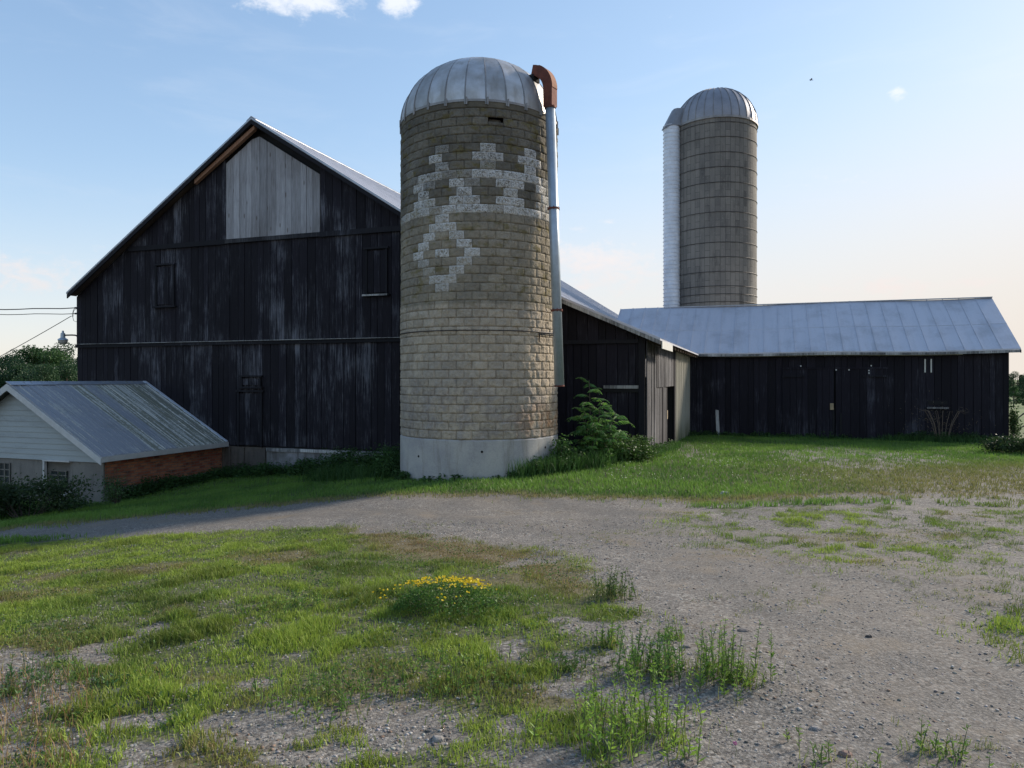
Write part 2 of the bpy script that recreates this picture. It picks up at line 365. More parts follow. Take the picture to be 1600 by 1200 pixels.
def conc_mat(name, a, bb, stain, sz=(1,1,.45), sl=.5, sh=.7):
    m, n, b, pos, _ = material(name)
    n1 = n.noise(pos, 1.6, 6, .65); n2 = n.noise(n.mapping(pos, (5, 5, .8)), 1., 5, .65); n3 = n.noise(pos, 35., 4, .65)
    c = n.mix(n.ramp(n1, .35, .65), a, bb); c = n.mix(n.ramp(n2, sl, sh, 0, .65), c, stain); c = n.mix(n.ramp(n3, .4, .7, 0, .25), c, n.mix(.5, c, (0, 0, 0)))
    sp = n.new('ShaderNodeSeparateXYZ'); n.set(sp, 0, pos)
    n.set(b, 'Base Color', c); n.set(b, 'Roughness', .9); n.set(b, 'Specular IOR Level', .2); bump(n, b, n.math('ADD', n3, n1), .4, .02); return m
M['conc'] = conc_mat('silo_base_concrete', (.44, .43, .40), (.35, .345, .34), (.25, .235, .20), sl=.5, sh=.72)
M['found'] = conc_mat('whitewashed_foundation', (.34, .35, .37), (.17, .17, .165), (.10, .095, .085), sl=.46, sh=.6)
M['found2'] = conc_mat('brown_foundation', (.15, .13, .11), (.10, .09, .08), (.07, .06, .05))
M['foot'] = conc_mat('footing_concrete', (.21, .21, .18), (.15, .15, .125), (.09, .09, .07))
M['stucco'] = conc_mat('grey_block_wall', (.235, .225, .20), (.19, .18, .165), (.12, .115, .105))
def stave_mat():
    m, n, b, pos, _ = material('concrete_staves')
    uv = n.new('ShaderNodeUVMap').outputs[0]
    br = n.new('ShaderNodeTexBrick', offset=.5, squash=1.); n.set(br, 'Vector', n.mapping(uv, (1, 1, 1), (0, 0, 0), (0, 0, math.pi/2)))
    n.set(br, 'Scale', 1.); n.set(br, 'Brick Width', .76); n.set(br, 'Row Height', .2555); n.set(br, 'Mortar Size', .012); n.set(br, 'Mortar Smooth', .3)
    n.set(br, 'Color1', (.0, .0, .0, 1)); n.set(br, 'Color2', (1, 1, 1, 1)); n.set(br, 'Mortar', (.5, .5, .5, 1))
    n1 = n.noise(n.mapping(pos, (2.2, 2.2, .35)), 1., 6, .68, .2); n2 = n.noise(n.mapping(pos, (.9, .9, .4)), 1., 5, .6); n3 = n.noise(pos, 12., 4, .6)
    c = n.mix(n.ramp(n2, .35, .65), (.165, .155, .135), (.115, .11, .10)); c = n.mix(n.ramp(n1, .5, .68, 0, .8), c, (.055, .052, .048))
    c = n.mix(n.ramp(n3, .56, .75, 0, .35), c, (.30, .29, .26))
    c = n.mix(n.math('MULTIPLY', br.outputs[0], .28), c, (.27, .25, .215)); c = n.mix(n.math('MULTIPLY', br.outputs['Fac'], .75), c, (.05, .048, .042))
    n.set(b, 'Base Color', c); n.set(b, 'Roughness', .9); bump(n, b, n3, .4, .02); return m
M['stave'] = stave_mat()
M['pipe'] = simple('galvanised_pipe', (.40, .48, .55), .42, .45, .28, 5., .12, 18., dark=(.12,.12,.12))
M['rust'] = simple('rusted_steel', (.20, .062, .038), .78, .25, .6, 7., .4, 40., dark=(.03,.012,.01))
M['rust2'] = simple('orange_rust', (.33, .15, .08), .8, .15, .6, 9., .4, 40., dark=(.10,.03,.02))
M['chute'] = simple('white_chute', (.66, .72, .79), .5, .0, .25, 2., .05, 12.)
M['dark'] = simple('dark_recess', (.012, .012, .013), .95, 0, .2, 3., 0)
M['darkmetal'] = simple('dark_metal', (.05, .045, .045), .6, .5, .3, 8., .1)
M['white'] = simple('white_paint', (.56, .57, .56), .6, 0, .35, 4., .15, 25., dark=(.25,.25,.22))
M['whitish'] = board_mat('pale_old_paint', (.13, .13, .13), (.48, .48, .46), .42, .56)
M['chip'] = simple('bare_tan_wood', (.42, .33, .20), .8, 0, .3, 8., .1)
M['soffit'] = simple('pale_board_and_gap_light', (.62, .62, .57), .7, 0, .2, 4., .1)  # pale boards, also the painted daylight in the long shed's gaps
def siding():
    m, n, b, pos, _ = material('white_siding')
    n1 = n.noise(n.mapping(pos, (1.2, 1.2, 5)), 1., 5, .6); n2 = n.noise(pos, 15., 4, .6)
    c = n.mix(n.ramp(n1, .4, .75, 0, .5), (.36, .40, .40), (.24, .26, .27)); c = n.mix(n.ramp(n2, .55, .8, 0, .4), c, (.2, .2, .19))
    n.set(b, 'Base Color', c); n.set(b, 'Roughness', .7); bump(n, b, n2, .2, .006); return m
M['siding'] = siding()
def brick():
    m, n, b, pos, _ = material('red_brick')
    uv = n.new('ShaderNodeUVMap').outputs[0]
    br = n.new('ShaderNodeTexBrick', offset=.5); n.set(br, 'Vector', uv); n.set(br, 'Scale', 1.); n.set(br, 'Brick Width', .215); n.set(br, 'Row Height', .078)
    n.set(br, 'Mortar Size', .009); n.set(br, 'Mortar Smooth', .25); n.set(br, 'Color1', (0,0,0,1)); n.set(br, 'Color2', (1,1,1,1)); n.set(br, 'Mortar', (.5,.5,.5,1)); n.set(br, 'Bias', 0.)
    n1 = n.noise(pos, 1.3, 5, .6); n2 = n.noise(pos, 40., 4, .65); n3 = n.noise(n.mapping(pos, (2,2,8)), 1.5, 4, .6)
    c = n.mix(br.outputs[0], (.34, .095, .055), (.52, .21, .11)); c = n.mix(n.ramp(n3, .5, .66, 0, .75), c, (.07, .035, .03)); c = n.mix(n.ramp(n2, .4, .7, 0, .35), c, n.mix(.6, c, (0,0,0)))
    c = n.mix(br.outputs['Fac'], c, (.20, .165, .13)); c = n.mix(n.ramp(n1, .55, .72, 0, .45), c, (.10, .075, .06))
    n.set(b, 'Base Color', c); n.set(b, 'Roughness', .88); bump(n, b, n.math('SUBTRACT', n.math('MULTIPLY', n2, .4), br.outputs['Fac']), .8, .012); return m
M['brick'] = brick()
M['milkroof'] = roof_metal('peeling_roof', (.30, .315, .34), (.52, .52, .47), .50, .58, .6, .1, streak=11., stain=(.12, .12, .10))
M['milkroof2'] = roof_metal('mossy_peeling_roof', (.22, .225, .175), (.60, .60, .54), .475, .545, .7, 0., streak=11., stain=(.07, .08, .045))
def panel():
    m, n, b, pos, _ = material('pale_panel')
    n1 = n.noise(n.mapping(pos, (4, 4, .5)), 1., 5, .6); sp = n.new('ShaderNodeSeparateXYZ'); n.set(sp, 0, pos)
    c = n.mix(n.ramp(n1, .35, .7), (.42, .405, .335), (.32, .31, .255)); c = n.mix(n.math('MULTIPLY', n.ramp(sp.outputs[2], .35, -.75), n.ramp(n1, .25, .6, .3, 1)), c, (.12, .13, .06))
    n.set(b, 'Base Color', c); n.set(b, 'Roughness', .65); bump(n, b, n1, .2, .01); return m
M['panel'] = panel()
def glassblock():
    m, n, b, pos, _ = material('dim_glass')
    n.set(b, 'Base Color', (.03, .04, .045, 1)); n.set(b, 'Roughness', .18); return m
M['glass'] = glassblock()
def leafmat(name, attr=True, col=(.06,.12,.03), rough=.55, trans=.35, gain=1.):
    m, n, b, pos, out = material(name)
    c = n.attr('col', 'Color') if attr else c4(col)
    if not attr:
        c = n.mix(n.ramp(n.attr('rnd'), 0, 1), tuple(x*.6 for x in col), tuple(x*1.4 for x in col))
    n.set(b, 'Base Color', c); n.set(b, 'Roughness', rough); n.set(b, 'Specular IOR Level', .3)
    tr = n.new('ShaderNodeBsdfTranslucent'); n.set(tr, 0, c); mx = n.new('ShaderNodeMixShader'); n.set(mx, 0, trans)
    n.l.new(b.outputs[0], mx.inputs[1]); n.l.new(tr.outputs[0], mx.inputs[2]); n.l.new(mx.outputs[0], out.inputs[0]); return m
M['leaf'] = leafmat('leaf'); M['bark'] = simple('bark', (.09, .075, .06), .9, 0, .5, 6., .5, 25.)
M['stem'] = simple('green_stem', (.10, .13, .05), .7, 0, .3, 9., .1)
def ground_mat():
    m, n, b, pos, _ = material('yard_ground')
    gd = n.attr('gd'); dr = n.attr('dry'); dt = n.attr('dirt')
    v1 = n.new('ShaderNodeTexVoronoi', voronoi_dimensions='3D'); n.set(v1, 'Vector', pos); n.set(v1, 'Scale', 46.); n.set(v1, 'Randomness', 1.)
    v2 = n.new('ShaderNodeTexVoronoi', voronoi_dimensions='3D'); n.set(v2, 'Vector', n.mapping(pos, (1,1,1), (.3,.7,.2))); n.set(v2, 'Scale', 120.)
    s1 = n.new('ShaderNodeSeparateColor'); n.set(s1, 0, v1.outputs['Color']); s2 = n.new('ShaderNodeSeparateColor'); n.set(s2, 0, v2.outputs['Color'])
    nb = n.noise(pos, .55, 5, .6); nm = n.noise(pos, 5., 5, .7); nf = n.noise(pos, 90., 3, .7)
    g1 = n.mix(s1.outputs[0], (.055, .05, .044), (.41, .385, .34)); g1 = n.mix(n.ramp(s1.outputs[1], .7, 1., 0, .5), g1, (.26, .19, .14))
    g2 = n.mix(s2.outputs[0], (.06, .055, .049), (.32, .297, .262)); g = n.mix(n.ramp(nm, .40, .60), g2, g1)
    g = n.mix(n.ramp(v1.outputs['Distance'], .4, .62, 0, .35), g, (.045, .042, .04))
    fine = n.mix(n.ramp(nf, .3, .7), (.11, .098, .083), (.18, .162, .138)); dm = n.ramp(n.math('ADD', nb, n.math('MULTIPLY', nm, .5)), .66, .86)
    g = n.mix(n.math('MULTIPLY', n.math('MAXIMUM', n.math('MULTIPLY', dm, .5), n.math('MULTIPLY', dt, n.ramp(nm, .38, .58, .35, .9))), .8), g, fine)
    g = n.mix(n.math('MULTIPLY', dt, n.ramp(n.noise(pos, 1.7, 4, .6), .52, .68, 0, .55)), g, (.235, .19, .135))
    soil = n.mix(n.ramp(n.noise(pos, 25., 4, .7), .38, .62), (.035, .052, .016), (.12, .125, .05)); straw = n.mix(n.ramp(nm, .3, .7), (.20, .155, .085), (.145, .11, .065))
    far = n.new('ShaderNodeSeparateXYZ'); n.set(far, 0, pos)
    soil = n.mix(n.ramp(far.outputs[1], 30, 60), soil, n.mix(n.ramp(n.noise(pos, .05, 4, .6), .4, .6), (.085, .135, .035), (.11, .16, .045)))
    gr = n.mix(n.math('MULTIPLY', dr, .85), soil, straw)
    nx_ = n.noise(pos, 17., 5, .75)
    f = n.ramp(n.math('ADD', n.math('MULTIPLY', gd, .9), n.math('ADD', n.math('MULTIPLY', n.math('SUBTRACT', nm, .5), .9), n.math('MULTIPLY', n.math('SUBTRACT', nx_, .5), 1.6))), .38, .80, 0., .92)
    g = n.mix(n.math('MULTIPLY', dr, n.ramp(nm, .45, .6, .0, .5)), g, straw)
    c = n.mix(f, g, gr); n.set(b, 'Base Color', c); n.set(b, 'Roughness', .93); n.set(b, 'Specular IOR Level', .2)
    hgt = n.math('SUBTRACT', n.math('MULTIPLY', nf, .3), n.math('ADD', v1.outputs['Distance'], n.math('MULTIPLY', v2.outputs['Distance'], .5)))
    bump(n, b, hgt, .45, .008); return m
M['ground'] = ground_mat()
def stone_mat():
    m, n, b, pos, _ = material('gravel_stone'); c = n.attr('col', 'Color')
    n.set(b, 'Base Color', n.mix(n.ramp(n.noise(pos, 120., 3), .3, .7, 0, .4), c, n.mix(.5, c, (0,0,0)))); n.set(b, 'Roughness', .88); n.set(b, 'Specular IOR Level', .25); return m
M['stone'] = stone_mat()

# ---------------------------------------------------------------- ground
def grow(a, b, st, k=1.25):
    o = [a]; 
    while abs(o[-1]-a) < abs(b-a): o.append(o[-1]+math.copysign(st, b-a)); st *= k
    return o[1:]
xs = np.array(grow(-13, -4000, .3)[::-1]+list(np.arange(-13, 14.01, .13))+grow(14, 4000, .3))
ys = np.array(grow(.5, -600, .5, 1.4)[::-1]+list(np.arange(.5, 12, .10))+list(np.arange(12, 31, .22))+grow(31, 5000, .4))
gx, gy = np.meshgrid(xs, ys); X, Y = gx.ravel(), gy.ravel(); Z = HT(X, Y)
nx, ny = len(xs), len(ys); ii = (np.arange(ny-1)[:, None]*nx+np.arange(nx-1)[None]).ravel()
oA = -sdist(X, Y, PA); wob = (fbm(X*.6, Y*.6, 3, 71)-.5)*.5
rut = np.exp(-((oA-1.2+wob)/.32)**2)+np.exp(-((oA-2.9+wob)/.36)**2)
dirt = np.clip(np.maximum(sst(X, .3, 2.2)*(1-sst(X-.35*Y, 1.6, 3.6))*(1-sst(Y, 7.5, 11))*.7, rut*.9*(Y < 16)), 0, 1)
ground = npmesh('ground', np.c_[X, Y, Z], np.c_[ii, ii+1, ii+1+nx, ii+nx], M['ground'], {'gd': dens(X, Y), 'dry': dry(X, Y), 'dirt': dirt}, smooth=True)
tag(ground, kind='structure')

# ---------------------------------------------------------------- board walls
def boards(mb, p0, dr, nrm, L, z0, z1, bw=.25, gap=.014, th=.026, jit=.016, mi=0, rag=0.):
    """vertical boards; z0, z1 may be functions of the distance along the wall"""
    f0 = z0 if callable(z0) else (lambda t: z0); f1 = z1 if callable(z1) else (lambda t: z1)
    p0 = Vector(p0); dr = Vector(dr); nrm = Vector(nrm); t = 0
    while t < L-.01:
        wd = min(bw*random.uniform(.72, 1.28), L-t)
        if L-t-wd < .08: wd = L-t
        a, c = t+gap/2, t+wd-gap/2; o = random.uniform(0, jit); o2 = o+random.uniform(-.003, .003)
        za = random.uniform(0, rag) if rag else 0
        def q(tt, zz, k, oo): return Vector((p0.x, p0.y, 0))+dr*tt+nrm*(k*th+oo)+UP*zz
        if f1(a)-f0(a) > .02 or f1(c)-f0(c) > .02:
            mb.hexa([q(a,f0(a)+za,1,o),q(c,f0(c)+za,1,o2),q(c,f0(c)+za,0,o2),q(a,f0(a)+za,0,o),q(a,max(f1(a),f0(a)+.01),1,o),q(c,max(f1(c),f0(c)+.01),1,o2),q(c,max(f1(c),f0(c)+.01),0,o2),q(a,max(f1(a),f0(a)+.01),0,o)], mi)
        t += wd

# ================================================================ THE BIG BARN
sL = S_at(122); sR = -3.77; sRidge = S_at(405); zRidge = zat(405, 190)
zE = 2.9+EYE-.06                   # roof surface at the break where the lean-to begins
zLe = zat(122, 457)                # roof surface above the left wall
slopeL = (zRidge-zLe)/(sRidge-sL); slopeR = (zRidge-zE)/(sR-sRidge)
LEN = 27.
barn = empty('barn', B((sL+sR)/2, 0, ht(*B((sL+sR)/2, 0, 0)[:2])))
tag(barn, 'huge black weathered board barn with steep metal gable roof behind the near silo', 'barn')
def roofz(s): return zRidge-slopeL*(sRidge-s) if s < sRidge else zRidge-slopeR*(s-sRidge)
TH = .14
zb_boards = zat(360, 696); zt1 = zat(122, 541); zt2 = zat(470, 367)
pl, pr = S_at(357), S_at(503)
wb = MB()
boards(wb, B(sL, 0, 0), G, -V, sR-sL, zb_boards, zt1, rag=.04)
boards(wb, B(sL, -.03, 0), G, -V, sR-sL, zt1, lambda t: min(zt2, roofz(sL+t)-TH-.02), rag=.0)
sA = sL+max(0, (zt2+TH+.05-zLe)/slopeL)
boards(wb, B(sA, -.06, 0), G, -V, pl-sA, zt2, lambda t: roofz(sA+t)-TH-.02)
boards(wb, B(pr, -.06, 0), G, -V, sR-pr, zt2, lambda t: roofz(pr+t)-TH-.02)
# the other walls and a dark lining behind the boards
boards(wb, B(sL, LEN, 0), -V, -G, LEN, zb_boards, zLe-TH-.05, bw=.4)
boards(wb, B(sR, LEN, 0), -G, V, sR-sL, zb_boards, lambda t: roofz(sR-t)-TH-.03, bw=.5)
boards(wb, B(sR, 13, 0), V, G, LEN-13, zb_boards, zE-TH-.05, bw=.5)
o = wb.build('wall', M['black'], barn)
lin = MB()
zz = lambda s: roofz(s)-TH-.05
for a, c in ((sL+.04, sRidge), (sRidge, sR-.02)):
    lin.hexa([B(a,.02,zb_boards),B(c,.02,zb_boards),B(c,.08,zb_boards),B(a,.08,zb_boards),B(a,.02,zz(a)),B(c,.02,zz(c)),B(c,.08,zz(c)),B(a,.08,zz(a))])
lin.build('lining', M['dark'], barn)
# bare board infill in the gable
fb = MB(); boards(fb, B(pl, -.065, 0), G, -V, pr-pl, zt2+.02, lambda t: roofz(pl+t)-TH-.30, bw=.27, gap=.012, jit=.02)
o = fb.build('gable_boards', M['fresh'], barn); o['label'] = 'bare unpainted grey boards filling the middle of the gable'
# ledges between the tiers
def trim(s0, s1, z, h, d, name, mat, v=-.03, tilt=0):
    t = MB(); nseg = max(1, int((s1-s0)/3.7)); e = [s0+(s1-s0)*i/nseg for i in range(nseg+1)]
    for a, c in zip(e, e[1:]):
        j = random.uniform(-.012, .012); t.bx(a+.004, c-.004, v-d, v, z-h/2+j, z+h/2+j)
    return t.build(name, mat, barn)
trim(sL-.02, sR, zt1, .10, .045, 'trim_board', M['black_trim'], -.058)
t = MB(); t.bx(sL-.02, sR, -.145, -.059, zt1+.054, zt1+.068); t.build('drip_ledge', M['whitish'], barn)
trim(sA, pl, zt2-.05, .15, .045, 'trim_board', M['black_trim'], -.088)
trim(pr, sR, zt2-.05, .15, .045, 'trim_board', M['black_trim'], -.088)
o = trim(pl-.03, pr+.02, zt2-.06, .12, .05, 'trim_board', M['grey'], -.088); o['label'] = 'pale grey trim board under the bare gable boards'
# shutters
def shutter(px0, px1, py0, py1, v=-.06, name='shutter', sill=True, mat='black'):
    s0, s1 = S_at(px0), S_at(px1); z1, z0 = zat(px0, py0), zat(px0, py1)
    h = MB(); boards(h, B(s0+.06, v-.005, 0), G, -V, s1-s0-.12, z0+.05, z1-.05, bw=.2, gap=.012)
    sh = h.build(name, M[mat], barn)
    f = MB(); f.bx(s0, s0+.06, v-.06, v, z0, z1); f.bx(s1-.06, s1, v-.06, v, z0, z1); f.bx(s0-.05, s1+.05, v-.085, v, z1, z1+.05)
    if sill: f.bx(s0-.08, s1+.08, v-.12, v, z0-.055, z0)
    f.build('frame', M['black_trim'] if not sill else M['black_trim'], sh)
    return sh
shutter(247, 276, 416, 479); shutter(574, 608, 391, 461)
shutter(379, 410, 589, 604, v=-.035, name='hatch')
shutter(374, 412, 612, 697, v=-.035, name='door', sill=False)
t = MB(); t.bx(S_at(571), S_at(610), -.20, -.17, zat(574, 462)-.035, zat(574, 462)+.015); t.build('sill', M['whitish'], barn)
# roof: two slopes with rolled standing ribs
def slope(mb, s0, z0, s1, z1, v0, v1, th, mi=0):
    mb.hexa([B(s0,v0,z0-th),B(s1,v0,z1-th),B(s1,v1,z1-th),B(s0,v1,z0-th),B(s0,v0,z0),B(s1,v0,z1),B(s1,v1,z1),B(s0,v1,z0)], mi, .5)
ovL = S_at(105, -.35)
rf = MB(); zo = zRidge-slopeL*(sRidge-ovL)
slope(rf, ovL, zo, sRidge, zRidge, -.35, LEN+.3, .06); slope(rf, sRidge, zRidge, sR, zE, -.35, LEN+.3, .06)
for v in np.arange(-.3, LEN, .62):
    slope(rf, ovL, zo+.02, sRidge, zRidge+.02, v, v+.03, .02); slope(rf, sRidge, zRidge+.02, sR, zE+.02, v, v+.03, .02)
roof = rf.build('roof', M['roof'], barn, uvdir=V)
rk = MB()
for v in (-.35,): 
    slope(rk, ovL, zo-.062, sRidge, zRidge-.062, v-.02, v+.02, .13); slope(rk, sRidge, zRidge-.062, sR, zE-.062, v-.02, v+.02, .13)
rk.build('bargeboard', M['black_trim'], barn)
rr = MB(); slope(rr, ovL-.02, zo+.012, sRidge, zRidge+.012, -.375, -.353, .06); slope(rr, sRidge, zRidge+.012, sR, zE+.012, -.375, -.353, .06)
rr.build('rake_flashing', M['roofrim'], barn)
rc = MB()
for k in (-1, 1): rc.hexa([B(sRidge,-.37,zRidge+.03),B(sRidge+k*.17,-.37,zRidge-.09),B(sRidge+k*.17,LEN,zRidge-.09),B(sRidge,LEN,zRidge+.03),B(sRidge,-.37,zRidge+.05),B(sRidge+k*.17,-.37,zRidge-.07),B(sRidge+k*.17,LEN,zRidge-.07),B(sRidge,LEN,zRidge+.05)])
rc.build('ridge_cap', M['roofrim'], barn)
# tan lookout timber under the left rake near the peak
sa, sb_ = S_at(314), S_at(407)
lt = MB(); slope(lt, sa, roofz(sa)-.14-.03, sb_, roofz(sb_)-.14-.03, -.28, -.16, .13); lt.build('lookout_timber', M['tan'], barn)
# soffit boards
sf = MB(); slope(sf, ovL+.02, zo-.07, sRidge, zRidge-.07, -.33, -.02, .02); slope(sf, sRidge, zRidge-.07, sR, zE-.07, -.33, -.02, .02); sf.build('soffit', M['rafter'], barn)
# foundation
fd = MB(); sF = S_at(417)
fd.bx(sF, sR, .0, .5, -2.6, zb_boards-.02); o = fd.build('foundation', M['found'], barn)
f2 = MB(); f2.bx(sL, sF-.004, .01, .5, -3.2, zb_boards-.02)
for px in (349, 358, 379, 412, 520):
    s = S_at(px); f2.bx(s, s+.07, -.03, -.002, -2.6, zb_boards-.03)
o = f2.build('foundation', M['found2'], barn); o['label'] = 'brown stained foundation panels beside the milk house'
f3 = MB()
for a, c, hh in ((417, 470, .1), (470, 535, .085), (545, 600, .1), (600, 627, .08)):
    f3.bx(S_at(a), S_at(c)-.01, -.05, -.002, zb_boards-hh-.03, zb_boards-.025)
f3.build('sill_board', M['whitish'], barn)
f4 = MB(); f4.bx(sL, sL+.5, .5, LEN, -4, zb_boards-.02); f4.bx(sL, sR, LEN-.5, LEN-.001, -4, zb_boards-.02); f4.bx(sR-.5, sR, .5, LEN-.6, -3, zb_boards-.02); f4.build('foundation_wall', M['found2'], barn)

# ================================================================ LEAN-TO with the weathered side wall
lean = empty('lean_to', B(-1.5, 0, ht(3.4, 17.9))); tag(lean, 'dark lean-to shed joining the barn, its sunlit side wall of bare grey boards', 'shed')
zC = zat(1008, 519); sl = (zE-zC)/(0-sR)        # roof surface at the corner, fall per metre
def lz(s): return zC-sl*s
zla = zat(1000, 533); zlb = zat(975, 604); zg = -1.1
lw = MB()
boards(lw, B(sR, 0, 0), G, -V, -sR-.16, zg, zla, bw=.24); boards(lw, B(sR, -.03, 0), G, -V, -sR-.16, zla, lambda t: lz(sR+t)-.1, bw=.24)
lw.build('front_wall', M['black2'], lean)
t = MB(); t.bx(sR, -.16, -.10, -.032, zla-.05, zla+.05); t.build('trim_board', M['black_trim'], lean)
t = MB(); t.bx(S_at(944), -.16, -.11, -.032, zlb-.05, zlb+.03); t.bx(S_at(944), -.16, -.075, -.03, zlb-.14, zlb-.055, 1); t.build('trim_board', [M['whitish'], M['dark']], lean)
t = MB(); t.bx(-.158, .0, -.07, .02, zg, lz(0)-.1); t.build('corner_board', M['black_trim'], lean)
LV = 12.15
def S_v(px):   # position along the side wall
    t = (px-800)/F; return (t*C0.y-C0.x)/(V.x-t*V.y)
v1, v2 = S_v(1041), S_v(1053.5); zdoor = EYE+(HOR-604)/F*B(0, v1, 0).y
sw = MB(); boards(sw, B(0, .0, 0), V, G, v1, zg, lz(0)-.12, bw=.27, gap=.014, jit=.03, rag=.08)
boards(sw, B(.03, 1.8, 0), V, G, v1-1.8, zdoor+.0, lz(0)-.3, bw=.27, gap=.012); boards(sw, B(0, v1, 0), V, G, v2-v1-.3, zdoor, lz(0)-.12, bw=.3, gap=.014)
sw.build('side_wall', M['grey'], lean)
pw = MB()
for i, v in enumerate(np.arange(v2, LV-.2, .62)):
    e = min(v+.62, LV)
    pw.bx(.0, .03, v+.003, e-.003, zg, lz(0)-.14)
    for q in (.15, .31, .47): 
        if v+q < e: pw.bx(.031, .045, v+q-.03, v+q, zg, lz(0)-.14)
pw.build('side_panel', M['panel'], lean)
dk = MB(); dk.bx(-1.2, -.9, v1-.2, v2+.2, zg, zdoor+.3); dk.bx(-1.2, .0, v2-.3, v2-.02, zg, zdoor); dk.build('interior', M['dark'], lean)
dr = MB()
boards(dr, B(-.25, v1+.15, 0), V, G, 1.1, zg, zdoor-.05, bw=.3, gap=.05, jit=.1); dr.build('inner_door', M['black_trim'], lean)
dq = MB(); dq.bx(-.01, .05, v2-.32, v2-.02, zg, lz(0)-.13); dq.build('door_post', M['black_trim'], lean)
dq = MB(); dq.bx(.0, .03, v1+.02, v1+.15, .35, .62); dq.build('latch_block', M['chip'], lean)
lr = MB(); ov = .42
slope(lr, sR, zE+.005, ov, lz(ov), -.35, 15.4, .045)
for v in np.arange(-.3, 15, .62): slope(lr, sR, zE+.025, ov, lz(ov)+.02, v, v+.03, .02)
lr.build('roof', M['roof'], lean, uvdir=V)
t = MB(); slope(t, sR, zE-.045, ov, lz(ov)-.045, -.37, -.33, .10); t.build('bargeboard', M['whitish'], lean)
v = .3
while v < LV: t = MB(); slope(t, -.2, lz(-.2)-.05, ov-.05, lz(ov-.05)-.05, v, v+.07, .12); t.build('rafter_tail', M['rafter'], lean); v += .8
t = MB(); t.bx(.02, .10, .05, LV-.1, lz(0)-.24, lz(0)-.15); t.build('wall_plate', M['rafter'], lean)
va, vb = S_v(1018)+.0, S_v(1034); t = MB(); t.bx(ov+.005, ov+.03, -.36+.2, 2.1, lz(ov)-.24, lz(ov)-.05); t.build('fascia_board', M['soffit'], lean)
lf = MB(); lf.bx(sR, -.02, .02, .05, -1.2, zla-.05); lf.build('lining', M['dark'], lean)

# ================================================================ LONG LOW SHED on the right
WV = 12.2                              # its front wall lies at this depth
sEnd = S_at(1575, WV); eav = zat(1300, 549, WV)
half = 3.02+.2; zR2 = 3.27+EYE
shed = empty('long_shed', B(5.5, WV, -.73)); tag(shed, 'long low black board shed with grey metal roof and double doors across the yard', 'shed')
def ew(s): return eav-.02*math.sin(max(0, min(1, s/sEnd))*math.pi)-.02*math.sin(s*.9)      # the sagging eave
sb2 = MB()
dL, dM, dR = S_at(1222, WV), S_at(1304, WV), S_at(1386, WV); zdt = zat(1300, 575, WV)
top = lambda s: ew(s)-.16
boards(sb2, B(.02, WV, 0), G, -V, dL-.02, -1.2, lambda t: top(t+.02), bw=.27, rag=.0)
boards(sb2, B(dL, WV, 0), G, -V, dR-dL, zdt+.03, lambda t: top(dL+t), bw=.27)
boards(sb2, B(dR, WV, 0), G, -V, sEnd-dR, -1.2, lambda t: top(dR+t), bw=.27)
boards(sb2, B(sEnd, WV, 0), V, G, 2*half-.4, -1.2, lambda t: min(ew(0)-.1+(zR2-ew(0))*(1-abs(t-half+.2)/half), 99), bw=.3)
sb2.build('wall', M['black2'], shed)
lin = MB(); lin.bx(.05, sEnd-.05, WV+.06, WV+.1, -1.2, eav-.2)
lin.build('lining', M['dark'], shed)
bk = MB(); boards(bk, B(sEnd, WV+2*half-.4, 0), -G, V, sEnd-.1, -1.2, eav-.2, bw=.4); bk.build('back_wall', M['black2'], shed)
def leaf_door(s0, s1, lab):
    m_ = MB(); zb = zat(1300, 690, WV)
    boards(m_, B(s0, WV-.06, 0), G, -V, s1-s0, zb, zdt, bw=.26, gap=.010, rag=.1)
    m_.bx(s0-.02, s1+.02, WV-.135, WV-.09, zdt-.03, zdt+.02)
    dd = m_.build('door', M['black2'], shed)
    for z in (zat(1240, 588, WV),):
        h = MB(); hs = s0 if lab == 'l' else s1-.85; h.bx(hs, hs+.85, WV-.15, WV-.10, z-.025, z+.03); h.build('hinge_strap', M['black_trim'], dd)
leaf_door(dL, dM-.03, 'l'); leaf_door(dM+.03, dR, 'r')
t = MB()
for (px0, px1, py0, py1, mi) in ((1301, 1304, 641, 688, 0), (1312, 1315.5, 645, 684, 0), (1297, 1302.5, 630, 640, 1)):
    s0, s1 = S_at(px0, WV-.12), S_at(px1, WV-.12); t.bx(s0, s1, WV-.125, WV-.105, zat(px0, py1, WV), zat(px0, py0, WV), mi)
t.build('door_gap', [M['dark'], M['chip']], shed)
# pale strips painted as daylight through board gaps, small opening with a sill, and a white plank
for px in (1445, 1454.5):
    t = MB(); s0 = S_at(px-1.1, WV); s1 = S_at(px+1.1, WV); t.bx(s0, s1, WV-.06, WV-.036, zat(px, 582, WV), zat(px, 561, WV)); t.build('painted_daylight_gap', M['soffit'], shed)
wn = MB(); s0, s1 = S_at(1449, WV), S_at(1480, WV); wn.bx(s0, s1, WV-.045, WV-.034, zat(1460, 632, WV), zat(1460, 626, WV)); wv = wn.build('vent_opening', M['dark'], shed)
t = MB(); t.bx(s0-.02, s1+.02, WV-.12, WV-.034, zat(1460, 638.5, WV), zat(1460, 636, WV)); t.build('sill', M['whitish'], wv)
t = MB(); s0 = S_at(1118, WV); t.hexa([B(s0+.05, WV-.10, -1.0), B(s0+.19, WV-.10, -1.0), B(s0+.19, WV-.07, -1.0), B(s0+.05, WV-.07, -1.0), B(s0, WV-.06, zat(1120, 640, WV)), B(s0+.12, WV-.06, zat(1120, 641, WV)), B(s0+.12, WV-.04, zat(1120, 641, WV)), B(s0, WV-.04, zat(1120, 640, WV))])
t.build('patch_board', M['whitish'], shed)
